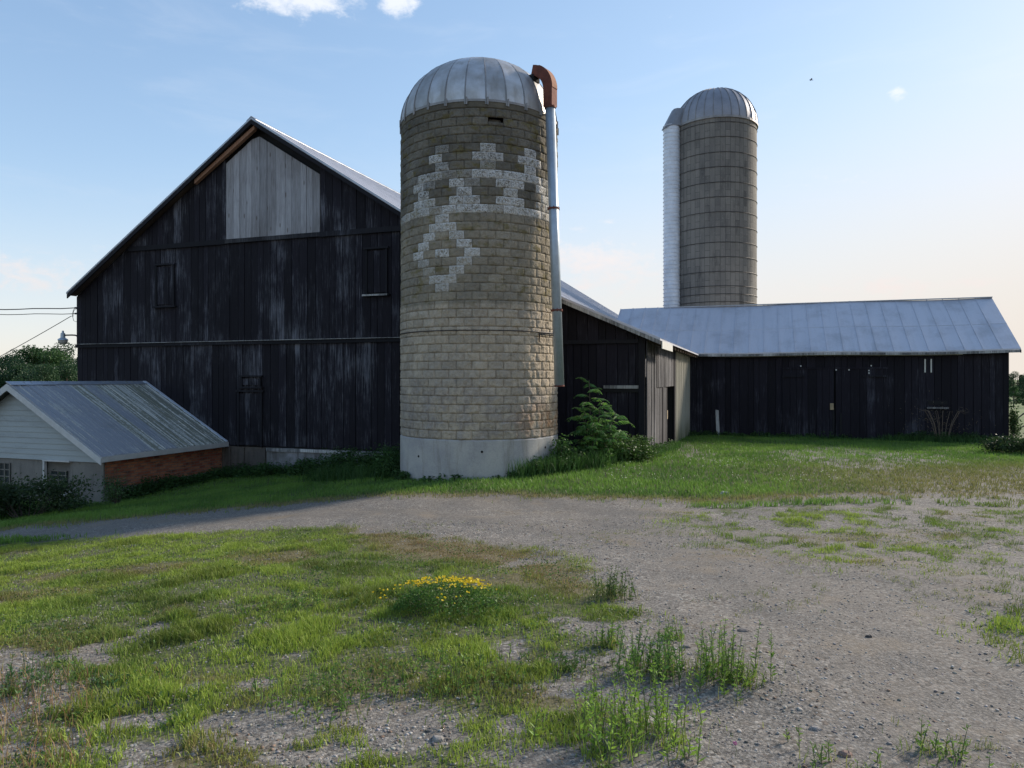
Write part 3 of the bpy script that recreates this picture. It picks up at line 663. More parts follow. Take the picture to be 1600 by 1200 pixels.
# pale chips painted as daylight showing between the boards
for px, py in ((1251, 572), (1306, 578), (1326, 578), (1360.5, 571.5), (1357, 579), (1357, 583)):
    t = MB(); s = S_at(px, WV); z = zat(px, py, WV); t.bx(s-.022, s+.022, WV-.128, WV-.118, z-.025, z+.025); t.build('painted_daylight_chink', M['soffit'], shed)
# footing boards and stones at the base
t = MB(); t.bx(S_at(1195, WV), S_at(1330, WV), WV-.20, WV-.03, -1.0, zat(1300, 690, WV)-.02); t.build('threshold', M['rafter'], shed)
sr = MB(); a0, a1 = -3.4, sEnd+.30; NS = 26
for i in range(NS):
    s0 = a0+(a1-a0)*i/NS; s1 = a0+(a1-a0)*(i+1)/NS; e0, e1 = ew(max(s0, 0)), ew(max(s1, 0)); r0 = zR2-.03*math.sin(s0*.8)-.0; r1 = zR2-.03*math.sin(s1*.8)
    for (vf, vr, k) in ((WV-.34, WV+half-.2, 0), (WV+2*half-.1, WV+half-.2, 1)):
        p = [B(s0,vf,e0-.05),B(s1,vf,e1-.05),B(s1,vr,r1-.05),B(s0,vr,r0-.05),B(s0,vf,e0),B(s1,vf,e1),B(s1,vr,r1),B(s0,vr,r0)]
        if k: p = [p[1],p[0],p[3],p[2],p[5],p[4],p[7],p[6]]
        sr.hexa(p, 0, .5)
        if not k:
            for q in (0.,):
                b0 = [B(s0+q-.014,vf,e0),B(s0+q+.014,vf,e0),B(s0+q+.014,vr,r0),B(s0+q-.014,vr,r0)]; sr.hexa(b0+[x+UP*.024 for x in b0], 0, .2)
            lap = .46; m0 = e0+(r0-e0)*lap; m1 = e1+(r1-e1)*lap; vm = vf+(vr-vf)*lap
            b0 = [B(s0,vm,m0+.001),B(s1,vm,m1+.001),B(s1,vm+.03,m1+.025),B(s0,vm+.03,m0+.025)]; sr.hexa(b0+[x+UP*.008 for x in b0], 0, .3)
sr.build('roof', M['roof'], shed, uvdir=G)
t = MB()
for i in range(NS):
    s0 = .3+(a1-.3)*i/NS; s1 = .3+(a1-.3)*(i+1)/NS; e0, e1 = ew(s0)-.052, ew(s1)-.052
    t.hexa([B(s0,WV-.34,e0-.09),B(s1,WV-.34,e1-.09),B(s1,WV-.31,e1-.09),B(s0,WV-.31,e0-.09),B(s0,WV-.34,e0),B(s1,WV-.34,e1),B(s1,WV-.31,e1),B(s0,WV-.31,e0)])
t.build('fascia_board', M['whitish'], shed)
t = MB(); b0 = [B(a1-.02,WV-.35,ew(sEnd)-.052),B(a1+.01,WV-.35,ew(sEnd)-.052),B(a1+.01,WV+half-.2,zR2-.05),B(a1-.02,WV+half-.2,zR2-.05)]
t.hexa([x-UP*.1 for x in b0]+b0); t.build('bargeboard', M['black_trim'], shed)
t = MB(); t.bx(a0+2, a1+.01, WV+half-.28, WV+half-.12, zR2-.005, zR2+.03); t.build('ridge_cap', M['roofrim'], shed)

# ================================================================ MILK HOUSE (brick, left)
sMe = S_at(357); mh_half = 3.26; zEm = EYE-1.95; zRm = EYE-.10; ML = 4.55
sMr = sMe-mh_half; sMl = sMe-2*mh_half
milk = empty('milk_house', B(sMr, -2.3, -1.6)); tag(milk, 'small brick milk house with white gable siding and peeling metal roof against the barn', 'outbuilding')
wi = .26
def mz(s): return zEm+(zRm-zEm)*(1-abs(s-sMr)/mh_half)
m_ = MB(); zft = EYE-2.86
m_.bx(sMe-wi-.2, sMe-wi, -ML+.35, .0, zft, zEm-.14); m_.build('brick_wall', M['brick'], milk, uvdir=V)
m_ = MB()
a, c = sMl+wi, sMe-wi-.001
for s0, s1, z0, z1 in ((a, S_at(66, -ML+.3), -3, zEm-.2), (S_at(110, -ML+.3), c, -3, zEm-.2), (S_at(66, -ML+.3), S_at(110, -ML+.3), -3, zat(90, 768, -ML+.3))):
    m_.bx(s0, s1, -ML+.30, -ML+.34 if False else -ML+.345, z0, z1)
m_.bx(a, a+.2, -ML+.35, 0, -3, zEm-.2); m_.build('block_wall', M['stucco'], milk)
m_ = MB(); m_.bx(c-.3, sMe-wi+.07, -ML+.38, -.01, -3, zft-.003); m_.build('footing', M['foot'], milk)
# window and glass block
w0, w1 = S_at(84, -ML+.5), S_at(108, -ML+.5); zt_, zb_ = zat(90, 722, -ML+.3), zat(90, 768, -ML+.3)
m_ = MB(); m_.bx(S_at(66, -ML+.3), S_at(110, -ML+.3), -ML+.46, -ML+.50, zb_-.1, zEm-.2); m_.build('recess_wall', M['stucco'], milk)
m_ = MB(); m_.bx(w0, w1, -ML+.43, -ML+.455, zb_+.05, zt_-.25); wo_ = m_.build('window', M['glass'], milk)
m_ = MB()
for k in range(5): z = zb_+.05+(zt_-.3-zb_)*k/4; m_.bx(w0-.02, w1+.02, -ML+.41, -ML+.428, z-.012, z+.012)
for k in range(3): s = w0+(w1-w0)*k/2; m_.bx(s-.012, s+.012, -ML+.40, -ML+.408, zb_+.05, zt_-.25)
m_.build('frame', M['stucco'], wo_)
m_ = MB(); s = S_at(71, -ML+.26); m_.bx(s-.03, s+.03, -ML+.20, -ML+.28, zb_+.1, zt_+.02); m_.bx(s-.05, S_at(111, -ML+.26), -ML+.20, -ML+.29, zt_+.022, zt_+.06); m_.build('door_frame', M['white'], milk)
m_ = MB(); m_.bx(S_at(101, -ML+.2), S_at(110, -ML+.2), -ML+.1, -ML+.28, zat(104, 773, -ML+.2), zat(104, 766, -ML+.2)); m_.build('meter_box', M['white'], milk)
g0, g1 = S_at(-14, -ML+.3), S_at(17, -ML+.3)
m_ = MB(); m_.bx(g0, g1, -ML+.285, -ML+.298, zat(8, 775, -ML+.3), zat(8, 723, -ML+.3)); gw = m_.build('glass_block_window', M['glass'], milk)
m_ = MB(); zt_g, zb_g = zat(8, 723, -ML+.3), zat(8, 775, -ML+.3)
for k in range(6): z = zb_g+(zt_g-zb_g)*k/5; m_.bx(g0, g1, -ML+.268, -ML+.283, z-.012, z+.012)
for k in range(5): s = g0+(g1-g0)*k/4; m_.bx(s-.012, s+.012, -ML+.255, -ML+.266, zb_g, zt_g)
m_.build('grille', M['stucco'], gw)
# lapped siding in the gable
m_ = MB(); z = zEm-.20; k = 0
while z < zRm-.2:
    h = .145; hw = lambda zz: max(.02, mh_half-.05-(max(zz, zEm-.02)-zEm+.10)/(zRm-zEm)*mh_half if zz > zEm-.02 else mh_half-.1)
    a0_, a1_ = hw(z+.0), hw(z+h)
    a0_ = min(a0_, mh_half-.22); a1_ = min(a1_, mh_half-.22)
    v = -ML+.27
    m_.hexa([B(sMr-a0_,v-.015,z),B(sMr+a0_,v-.015,z),B(sMr+a0_,v+.03,z),B(sMr-a0_,v+.03,z),B(sMr-a1_,v+.004,z+h),B(sMr+a1_,v+.004,z+h),B(sMr+a1_,v+.03,z+h),B(sMr-a1_,v+.03,z+h)])
    z += h; k += 1
m_.build('siding', M['siding'], milk)
# roof in lapped sheets, the near ones mossy
m_ = MB(); nsh = 11
for i in range(nsh):
    va_, vb_ = -ML-.02+(ML-.0)*i/nsh, -ML-.02+(ML-.0)*(i+1)/nsh
    mi = 1 if i in (4, 6, 7, 8, 9, 10) else 0; dz = (.012 if i % 2 else 0)
    slope(m_, sMr, zRm+dz, sMe+.02, zEm-.01+dz, va_, vb_+.004, .035, mi); slope(m_, sMl-.02, zEm-.01+dz, sMr, zRm+dz, va_, vb_+.004, .035, 0)
    for q in (0, .5): 
        vv = va_+(vb_-va_)*q; slope(m_, sMr, zRm+dz+.014, sMe+.02, zEm+dz+.004, vv, vv+.022, .014, mi)
m_.build('roof', [M['milkroof'], M['milkroof2']], milk, uvdir=V)
t = MB(); slope(t, sMr-.05, zRm+.035, sMr+.16, zRm-.055, -ML-.04, -.02, .02); t.build('ridge_cap', M['roofrim'], milk)
t = MB(); t.bx(sMe+.021, sMe+.05, -ML-.02, -.04, zEm-.15, zEm-.015); t.build('fascia_board', M['white'], milk)
t = MB(); slope(t, sMr, zRm-.036, sMe+.05, zEm-.045, -ML-.05, -ML-.025, .17); slope(t, sMl, zEm-.045, sMr, zRm-.036, -ML-.05, -ML-.025, .17); t.build('bargeboard', M['white'], milk)
t = MB(); slope(t, sMr, zRm-.04, sMe+.018, zEm-.05, -ML-.02, -ML+.32, .015); t.build('soffit', M['siding'], milk)
t = MB()
for i in range(24):
    f0, f1 = i/24, (i+1)/24; j = random.uniform(-.02, .03); q0, q1 = sMr+(mh_half+.03)*f0, sMr+(mh_half+.03)*f1
    slope(t, q0, mz(q0)+.035, q1, mz(q1)+.035, -.16+j, -.05, .02)
t.build('flashing', M['chute'], milk)

# ================================================================ NEAR SILO
SX, SY, SR = -.77, 16.78, 1.83
zb0 = EYE-1.285; NROW = 38; PITCH = 7.0/NROW; NB = 34
silo = empty('silo', (SX, SY, -.6)); tag(silo, 'stout silo of rock-faced blocks with white painted pattern and domed metal cap', 'silo')
def cyl_ang(px, r=SR):
    t = (px-800)/F; a = 1+t*t; b = -2*(t*SX+SY); c = SX*SX+SY*SY-r*r; dsc = b*b-4*a*c
    if dsc < 0: return None
    Yy = (-b-math.sqrt(dsc))/(2*a); return math.atan2(Yy-SY, t*Yy-SX)
dA = 2*math.pi/NB; joint0 = cyl_ang(750)
WH = {4:[(350,410),(570,645),(795,845)],5:[(315,375),(530,605),(605,685),(757,800),(800,868)],6:[(350,410),(570,645),(790,845)],
 7:[(262,950)],8:[(250,345),(412,565),(645,720),(720,790),(845,900)],9:[(265,312),(448,525),(690,750),(850,890)],10:[(245,345),(412,565),(645,790),(845,900)],11:[(205,900)],
 12:[(345,410)],13:[(318,380),(380,448)],14:[(290,342),(412,490)],15:[(265,315),(450,525)],16:[(250,285),(345,410),(490,562)],17:[(265,315),(448,525)],18:[(290,340),(410,482)],19:[(315,375),(375,445)],20:[(345,410)]}
faint = {6:[(228,262)],7:[(205,262)],5:[(228,262)]}
vv = []; ff = []; aw = []; ar = []; am = []; ri = []; NU, NW = 13, 8
for row in range(NROW):          # counted from the top
    z1 = zb0+(NROW-row)*PITCH; z0 = z1-PITCH
    for k in range(NB):
        a0 = joint0+(k+(.5 if row % 2 else 0))*dA; am_ = a0+dA/2
        white = 0.
        px = 800+F*(SX+SR*math.cos(am_))/(SY+SR*math.sin(am_)); cx = (px-560)*3
        if math.sin(am_) < .05:
            for (x0, x1) in WH.get(row, []):
                if x0-2 < cx < x1+2: white = random.uniform(.5, 1.)
            for (x0, x1) in faint.get(row, []):
                if x0-2 < cx < x1+2: white = random.uniform(.3, .5)
        rv = random.random(); seed = row*61+k; base = len(vv)
        chip = (row == 1 and 618 < cx < 694 and math.sin(am_) < 0); bulge = .040 if row < 12 else (.034 if row < 22 else .046)
        gy_ = np.linspace(0, 1, NW); gx_ = np.linspace(0, 1, NU)
        offs = .65*vn(np.tile(gx_*6, NW)+seed*3.1, np.repeat(gy_*3, NU)+seed*1.7, 3)+.35*vn(np.tile(gx_*12, NW)+seed*1.1, np.repeat(gy_*7, NU)+seed*.7, 3)
        for j in range(NW):
            for i in range(NU):
                u, w_ = gx_[i], gy_[j]; e = min(min(u, 1-u)/.09, min(w_, 1-w_)/.18, 1.)
                edge = i in (0, NU-1) or j in (0, NW-1)
                uu = u if edge else u; r = SR-.018 if edge else SR-.012+bulge*offs[j*NU+i]*(.35+.65*min(1, min(u, 1-u)*4))
                if chip and j >= NW//2: r -= .13
                mu = .035; mw = .06
                uq = [0, mu, .13, .22, .31, .41, .5, .59, .69, .78, .87, 1-mu, 1][i]; wq = [0, mw, .24, .41, .59, .76, 1-mw, 1][j]
                a = a0+dA*uq
                vv.append((SX+r*math.cos(a), SY+r*math.sin(a), z0+PITCH*wq)); aw.append(white); ar.append(rv); am.append(1. if edge else 0.); ri.append(1. if (i < 2 or i > NU-3 or j < 2 or j > NW-3) else 0.)
        for j in range(NW-1):
            for i in range(NU-1): q = base+j*NU+i; ff.append((q, q+1, q+1+NU, q+NU))
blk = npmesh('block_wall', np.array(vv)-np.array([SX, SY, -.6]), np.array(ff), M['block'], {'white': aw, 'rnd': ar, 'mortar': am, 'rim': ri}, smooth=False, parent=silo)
m_ = MB(); c_ = (SX, SY, 0)
m_.lathe(c_, [(SR-.3, -1.4), (SR+.02, -1.4), (SR+.02, zb0-.03), (SR-.01, zb0-.002), (SR-.3, zb0-.002)], 96); base_ = m_.build('concrete_base', M['conc'], silo, smooth=False)
for px, py in ((654, 713), (753, 706), (852, 699)):
    a = cyl_ang(px, SR+.02); p = Vector((SX+(SR+.02)*math.cos(a), SY+(SR+.02)*math.sin(a), 0)); z = EYE+(HOR-py)/F*p.y; nn = Vector((math.cos(a), math.sin(a), 0))
    h = MB(); h.tube([p-nn*.02+UP*z, p+nn*.006+UP*z], .026, 10); h.build('tie_hole', M['dark'], base_)
m_ = MB()
for a_, zz_, dd_ in ((.9, 0, 0), (2.6, 0, 0)): pass
zt = zb0+7.0
m_.lathe(c_, [(SR-.2, zt), (SR-.01, zt), (SR+.012, zt+.02), (SR+.012, zt+.15), (SR-.2, zt+.16)], 96); m_.build('top_ring', conc_mat('ring_concrete', (.15, .135, .10), (.11, .10, .08), (.07, .065, .05)), silo)
# dome: 24 gores with raised seams
zd = zt+.16; DR = SR+.01; DH = 1.50; NG = 26
def dome(mb, c, Rr, H, ng, sub=4, lev=14, bul=.02, power=.5):
    for g in range(ng):
        vs = []; fs = []; rv = random.random()
        for l in range(lev+1):
            th = (l/lev)*math.pi/2; rr = Rr*math.cos(th)**.92 if l < lev else .02; z = H*math.sin(th)
            for s_ in range(sub+1):
                a = (g+s_/sub)*2*math.pi/ng; r = rr*(1+bul*math.sin(s_/sub*math.pi)*.0)*(1 if True else 1)
                chord = math.cos(math.pi/ng)/math.cos((s_/sub-.5)*2*math.pi/ng); r = rr*(chord*.6+.4)
                vs.append((c[0]+r*math.cos(a), c[1]+r*math.sin(a), c[2]+z))
        for l in range(lev):
            for s_ in range(sub): q = l*(sub+1)+s_; fs.append((q, q+1, q+sub+2, q+sub+1))
        mb.add(vs, fs, 0, rv)
m_ = MB(); dome(m_, (SX, SY, zd), DR, DH, NG); dm = m_.build('dome', M['dome'], silo, smooth=True)
for g in range(NG):
    a = g*2*math.pi/NG; t = MB(); pts = []
    for l in range(15):
        th = l/14.4*math.pi/2; r = (DR+.008)*math.cos(th)**.92; pts.append((SX+r*math.cos(a), SY+r*math.sin(a), zd-.03+(DH+.012)*math.sin(th)))
    t.tube([(pts[0][0], pts[0][1], zd-.09)]+pts, .017, 6); t.tube([(SX+(DR+.02)*math.cos(a+.02), SY+(DR+.02)*math.sin(a+.02), zd-.10), (SX+(DR+.02)*math.cos(a+.02), SY+(DR+.02)*math.sin(a+.02), zd+.06)], .02, 6)
    t.build('seam', M['dome_rib'], dm)
m_ = MB(); m_.lathe(c_, [(SR-.1, zd-.03), (DR+.015, zd-.03), (DR+.015, zd+.02), (DR-.02, zd+.03)], 96); m_.build('rim_flange', M['dome_rib'], silo)
m_ = MB(); m_.lathe((SX, SY, zd+DH-.02), [(.22, -.02), (.24, .0), (.2, .05), (.0, .07)], 20); m_.build('dome_cap', M['dome_rib'], silo)
# hoop and bracket
zh = EYE+(HOR-516)/F*14.97; m_ = MB()
pts = [(SX+(SR+.028)*math.cos(a), SY+(SR+.028)*math.sin(a), zh) for a in np.linspace(0, 2*math.pi, 73)]
m_.tube(pts, .011, 6, cap=False); m_.build('hoop', M['darkmetal'], silo)
# filler pipe
p0 = P(859.5, 168, 15.6); p1 = P(874, 603, 15.6); m_ = MB(); m_.tube([p0, p1], .107, 24)
fp = m_.build('filler_pipe', M['pipe'], silo, smooth=True)
dr_ = (p1-p0).normalized()
def collar(p, r, h, name='collar'):
    t = MB(); t.tube([p-dr_*h, p+dr_*h], r, 20); t.build(name, M['rust'], fp)
for f in ((326-168)/435, (485-168)/435): 
    p = p0.lerp(p1, f); collar(p, .125, .018)
    for k in range(8):
        t = MB(); a = k*math.pi/4; q = p+Vector((math.cos(a), math.sin(a), 0))*.125; t.tube([q-dr_*.035, q+dr_*.035], .011, 6); t.build('bolt', M['rust'], fp)
collar(p0, .13, .02); collar(p1, .114, .014)
hd = (Vector((SX, SY, 0))-Vector((p0.x, p0.y, 0))).normalized()
pts = [p0-dr_*.01]; RB = .50; ztop = p0.z+.40
for i in range(11):
    a = i/10*R(80); pts.append(Vector((p0.x, p0.y, 0))+hd*(RB*(1-math.cos(a)))+UP*(ztop+RB*math.sin(a)))
# square-section spout
def boxtube(mb, pts, w_, h_, side):
    vs = []; fs = []
    for i, p in enumerate(pts):
        t = (pts[min(i+1, len(pts)-1)]-pts[max(i-1, 0)]).normalized(); nrm = side.cross(t).normalized()
        for (a, b_) in ((-1,-1),(1,-1),(1,1),(-1,1)): vs.append(p+side*w_*a+nrm*h_*b_)
    for i in range(len(pts)-1):
        for k in range(4): k2 = (k+1) % 4; fs.append((i*4+k, i*4+k2, (i+1)*4+k2, (i+1)*4+k))
    fs += [(3,2,1,0)]; mb.add(vs, fs)
side = hd.cross(UP).normalized()
m_ = MB(); boxtube(m_, pts, .105, .115, side); m_.tube([pts[0]-UP*.0, pts[0]+UP*.10], .115, 16); el = m_.build('elbow', M['rust'], fp)
t = MB(); bp = [p-hd*.0+(-hd*.12 if i < 2 else Vector()) for i, p in enumerate(pts)]
outer = []
for i, p in enumerate(pts):
    tt = (pts[min(i+1, len(pts)-1)]-pts[max(i-1, 0)]).normalized(); nrm = side.cross(tt).normalized(); s_ = 1 if nrm.dot(-hd) > 0 or nrm.z > .5 else -1
    if nrm.dot(-hd*.7+UP*.7) < 0: nrm = -nrm
    outer.append(p+nrm*.121)
boxtube(t, outer[1:-2], .104, .004, side); t.build('patched_back', M['rust2'], el)
t = MB(); hp = pts[-1]+hd*.05-UP*.17; t.box(hp-side*.13-hd*.1-UP*.06, side*.26, hd*.32, UP*.13); t.build('dome_opening', M['dark'], dm)
# stay rods holding the pipe
t = MB(); pb = p0.lerp(p1, (523-168)/435); a = cyl_ang(841, SR); q = Vector((SX+(SR+.03)*math.cos(a), SY+(SR+.03)*math.sin(a), pb.z))
t.tube([q+UP*.03, pb+UP*.02], .011, 6); t.tube([q-UP*.10, q-UP*.0+Vector((.02,-.03,0)), pb-UP*.03], .011, 6); t.tube([q-UP*.16, q+UP*.06], .013, 6); t.build('pipe_bracket', M['darkmetal'], silo)
t = MB(); q2 = Vector((SX+(SR+.0)*math.cos(-.6), SY+(SR+.0)*math.sin(-.6), p0.z-.1)); t.tube([q2, p0-UP*.08], .014, 6); t.build('pipe_bracket', M['rust'], silo)

# ================================================================ FAR SILO
FX, FY, FR = 10.86, 38.0, 2.13
fs_ = empty('silo', (FX, FY, -1)); tag(fs_, 'tall slim concrete stave silo with pale chute behind the long shed', 'silo')
zt2_ = EYE+(HOR-181)/F*(FY-FR); seg = 72
m_ = MB(); m_.lathe((FX, FY, 0), [(FR, -1.5), (FR, zt2_), (FR-.2, zt2_+.01)], seg)
o = m_.build('stave_wall', M['stave'], fs_, smooth=False)
me = o.data; uv = me.uv_layers.new(name='UVMap'); 
for poly in me.polygons:
    us = []
    for li in poly.loop_indices:
        c = me.vertices[me.loops[li].vertex_index].co; us.append((li, math.atan2(c.y, c.x) % (2*math.pi), c.z))
    if max(u[1] for u in us)-min(u[1] for u in us) > 4: us = [(l, u if u > 3 else u+2*math.pi, z) for l, u, z in us]
    for l, u, z in us: uv.data[l].uv = (u*FR, z)
z = zt2_-.05; k = 0
hz = [186, 209, 233, 256, 280, 303, 326.5, 350, 374, 397, 420, 442.5, 455, 467, 478]
for py in hz+[490, 502, 515, 530, 545, 560, 575]:
    z = EYE+(HOR-py-4)/F*(FY-FR); m_ = MB(); m_.tube([(FX+(FR+.012)*math.cos(a), FY+(FR+.012)*math.sin(a), z) for a in np.linspace(0, 2*math.pi, 61)], .014, 5, cap=False); m_.build('hoop', M['darkmetal'], fs_)
m_ = MB(); dome(m_, (FX, FY, zt2_+.02), FR+.05, 2.06, 30, 3, 12); d2 = m_.build('dome', simple('far_dome_metal', (.33, .33, .35), .5, .55, .3, 1.5, .1), fs_, smooth=True)
for g in range(30):
    a = g*2*math.pi/30; t = MB(); t.tube([(FX+(FR+.06)*math.cos(l/12.3*math.pi/2)**.92*math.cos(a), FY+(FR+.06)*math.cos(l/12.3*math.pi/2)**.92*math.sin(a), zt2_+.02+2.07*math.sin(l/12.3*math.pi/2)) for l in range(13)], .022, 5); t.build('seam', M['dome_rib'], d2)
m_ = MB(); m_.lathe((FX, FY, zt2_), [(FR+.0, -.06), (FR+.07, -.06), (FR+.07, .05), (FR, .06)], 60); m_.build('rim', M['dome_rib'], fs_)
# chute on the left flank
ax_ = math.atan2(-.18, -1); cr = .43; ccx, ccy = FX+(FR+cr*.72)*math.cos(ax_), FY+(FR+cr*.72)*math.sin(ax_)
prof = []; z = -1.2; ztc = EYE+(HOR-204)/F*FY
while z < ztc: prof += [(cr, z), (cr, z+.165), (cr+.035, z+.175), (cr+.035, z+.195)]; z += .21
m_ = MB(); m_.lathe((ccx, ccy, 0), prof, 24); m_.build('chute', M['chute'], fs_)
m_ = MB(); c = Vector((ccx, ccy, ztc)); hh = .95; r_ = cr+.05; inn = Vector((FX, FY, 0))-Vector((ccx, ccy, 0)); inn.normalize(); sd_ = inn.cross(UP)
ap = c+inn*(r_)+UP*hh; a_ = [c-inn*r_-sd_*r_*.5-UP*.1, c-inn*r_+sd_*r_*.5-UP*.1, c+sd_*r_-inn*r_*.3, c+sd_*r_+inn*r_, c-sd_*r_+inn*r_, c-sd_*r_-inn*r_*.3]
b_ = [ap-inn*.42-sd_*.16, ap-inn*.42+sd_*.16, ap+sd_*.3-inn*.3, ap+sd_*.35+inn*.1, ap-sd_*.35+inn*.1, ap-sd_*.3-inn*.3]
m_.add(a_+b_, [(0,1,7,6),(1,2,8,7),(2,3,9,8),(3,4,10,9),(4,5,11,10),(5,0,6,11),(6,7,8,9,10,11),(5,4,3,2,1,0)]); m_.build('chute_hood', simple('hood_metal', (.27,.28,.30), .55, .4, .3, 2., .05), fs_)

# ================================================================ VEGETATION
def blades(x, y, h, w_, col, lean=.45, z=None):
    n_ = len(x); z = HT(x, y)-.004 if z is None else z; az = rng.uniform(0, 2*np.pi, n_); la = rng.uniform(0, 2*np.pi, n_); ln = rng.uniform(.05, lean, n_)*h
    c, s = np.cos(az)*w_/2, np.sin(az)*w_/2; lx, ly = np.cos(la)*ln, np.sin(la)*ln
    v = np.empty((n_, 5, 3), 'f')
    v[:, 0] = np.c_[x-c, y-s, z]; v[:, 1] = np.c_[x+c, y+s, z]
    v[:, 2] = np.c_[x-c*.8+lx*.35, y-s*.8+ly*.35, z+h*.55]; v[:, 3] = np.c_[x+c*.8+lx*.35, y+s*.8+ly*.35, z+h*.55]
    v[:, 4] = np.c_[x+lx, y+ly, z+h*(1-.3*(ln/h)**2)]
    b = (np.arange(n_)*5)[:, None, None]; f = (b+np.array([[0,1,3],[0,3,2],[2,3,4]])[None]).reshape(-1, 3)
    return v.reshape(-1, 3), f, np.repeat(col, 5, 0)
def leaves(p, d_, L, W, col, droop=0.):
    """diamond leaves: p base, d_ unit direction, random roll"""
    n_ = len(p); r = rng.normal(size=(n_, 3)); sd = np.cross(d_, r); sd /= np.linalg.norm(sd, axis=1)[:, None]+1e-9
    L = np.asarray(L)[:, None]; W = np.asarray(W)[:, None]; v = np.empty((n_, 4, 3), 'f')
    v[:, 0] = p; v[:, 1] = p+d_*L*.45+sd*W*.5; v[:, 3] = p+d_*L*.45-sd*W*.5; t = p+d_*L; t[:, 2] -= (droop*L[:, 0]); v[:, 2] = t
    f = (np.arange(n_)*4)[:, None]+np.array([0,1,2,3])[None]
    return v.reshape(-1, 3), f, np.repeat(col, 4, 0)
def unit(v): return v/(np.linalg.norm(v, axis=1)[:, None]+1e-9)
def mixc(a, b, t): a, b = np.array(a), np.array(b); t = np.asarray(t)[:, None]; return a*(1-t)+b*t
BRIGHT = (.30, .41, .06); MIDG = (.11, .195, .035); DARKG = (.035, .075, .022); STRAW = (.30, .22, .11); OLIVE = (.14, .16, .045); BROWN = (.19, .12, .075)
def inside(x, y):
    p = np.c_[x-C0.x, y-C0.y]; s = p@np.array([G.x, G.y]); v = p@np.array([V.x, V.y])
    r = (np.hypot(x-SX, y-SY) < SR+.03) | ((v > -.05) & (s > sL) & (s < 0)) | ((v > WV-.08) & (s > -1) & (s < sEnd)) | ((v > -ML+.25) & (s > sMl+.2) & (s < sMe-.2))
    return r
# lawn and yard grass
n1 = 560000
yy = 2.1+(rng.random(n1)**1.15)*8.9; xx = rng.uniform(-1, 1, n1)*(.76*yy+.5)
D = dens(xx, yy); cl = fbm(xx*4.5, yy*4.5, 3, 77); keep = rng.random(n1) < np.clip(D*(.22+.9*sst(cl, .36, .60)), 0, 1)*(.6+.4*sst(yy, 2, 5))
xx, yy, cl = xx[keep], yy[keep], cl[keep]; dd = dry(xx, yy); n1 = len(xx)
big = fbm(xx*.7, yy*.7, 3, 88); tall = fbm(xx*1.7, yy*1.7, 3, 99)
h = (.018+.055*sst(cl, .4, .75)*sst(tall, .35, .7)+.028*rng.random(n1))*(1-.45*dd)
col = mixc(MIDG, BRIGHT, np.clip(sst(big, .35, .65)*.7+rng.random(n1)*.5, 0, 1)); dk_ = fbm(xx*2.6, yy*2.6, 3, 123)
col = col*(1-.35*sst(dk_, .54, .68))[:, None]
t = np.clip(dd*1.1+rng.random(n1)*.7-.45, 0, 1)[:, None]; col = col*(1-t)+np.where(rng.random(n1)[:, None] < .5, np.array(STRAW), np.array(BROWN))*t
o_ = rng.random(n1) < .25; col[o_] = col[o_]*.5+np.array(OLIVE)*.5
v, f, c = blades(xx, yy, h, .0035+.0035*rng.random(n1), col, .8)
g_ = npmesh('lawn_grass', v, f, M['leaf'], colattr=c); tag(g_, 'patchy green and straw coloured grass growing through the foreground gravel', 'grass', kind='stuff')
nd = 1500; xx = rng.uniform(-3.2, -1.75, nd); yy = rng.uniform(2.3, 4.0, nd); k_ = (xx < -.62*yy+.1) | (rng.random(nd) < .12); xx, yy = xx[k_], yy[k_]; nd = len(xx)
v, f, c = blades(xx, yy, rng.uniform(.04, .15, nd), .004, mixc((.26, .14, .07), (.36, .26, .13), rng.random(nd)), .9)
tag(npmesh('dry_grass', v, f, M['leaf'], colattr=c), 'dry reddish brown grass in the near left corner of the lawn', 'grass', kind='stuff')
# small broad leaves and rosettes among the grass
n2 = 60000; yy = 2.1+rng.random(n2)*7.5; xx = rng.uniform(-1, 1, n2)*(.76*yy+.4); D = dens(xx, yy); cl = fbm(xx*2.4, yy*2.4, 3, 144)
k_ = (rng.random(n2) < D*sst(cl, .48, .60)); xx, yy, cl = xx[k_], yy[k_], cl[k_]; n2 = len(xx)
p = np.c_[xx, yy, HT(xx, yy)+rng.random(n2)*.05]; d_ = unit(np.c_[rng.normal(size=(n2, 2)), rng.uniform(.0, .9, n2)])
v, f, c = leaves(p, d_, rng.uniform(.012, .035, n2), rng.uniform(.006, .014, n2), mixc(DARKG, (.13, .23, .05), rng.random(n2)))
tag(npmesh('clover', v, f, M['leaf'], colattr=c), 'low broad-leaved clover spread among the foreground grass', 'clover', kind='stuff')
ng = 9000; yy = 2.1+rng.random(ng)*8.5; xx = rng.uniform(-.3, 1, ng)*(.76*yy+.3); cl = fbm(xx*1.1, yy*1.1, 3, 301); fi_ = fbm(xx*7, yy*7, 2, 311)
k_ = (sst(cl, .50, .68)*sst(fi_, .5, .62) > rng.random(ng)) & (dens(xx, yy) < .5); xx, yy = xx[k_], yy[k_]; ng = len(xx); rep = 9; xx = np.repeat(xx, rep)+rng.normal(0, .018, ng*rep); yy = np.repeat(yy, rep)+rng.normal(0, .018, ng*rep); ng = len(xx)
v, f, c = blades(xx, yy, rng.uniform(.01, .045, ng), .0035, mixc((.12, .19, .05), (.30, .28, .12), rng.random(ng)), .9)
tag(npmesh('sprigs', v, f, M['leaf'], colattr=c), 'thin straggling sprigs of grass coming through the gravel drive', 'grass', kind='stuff')
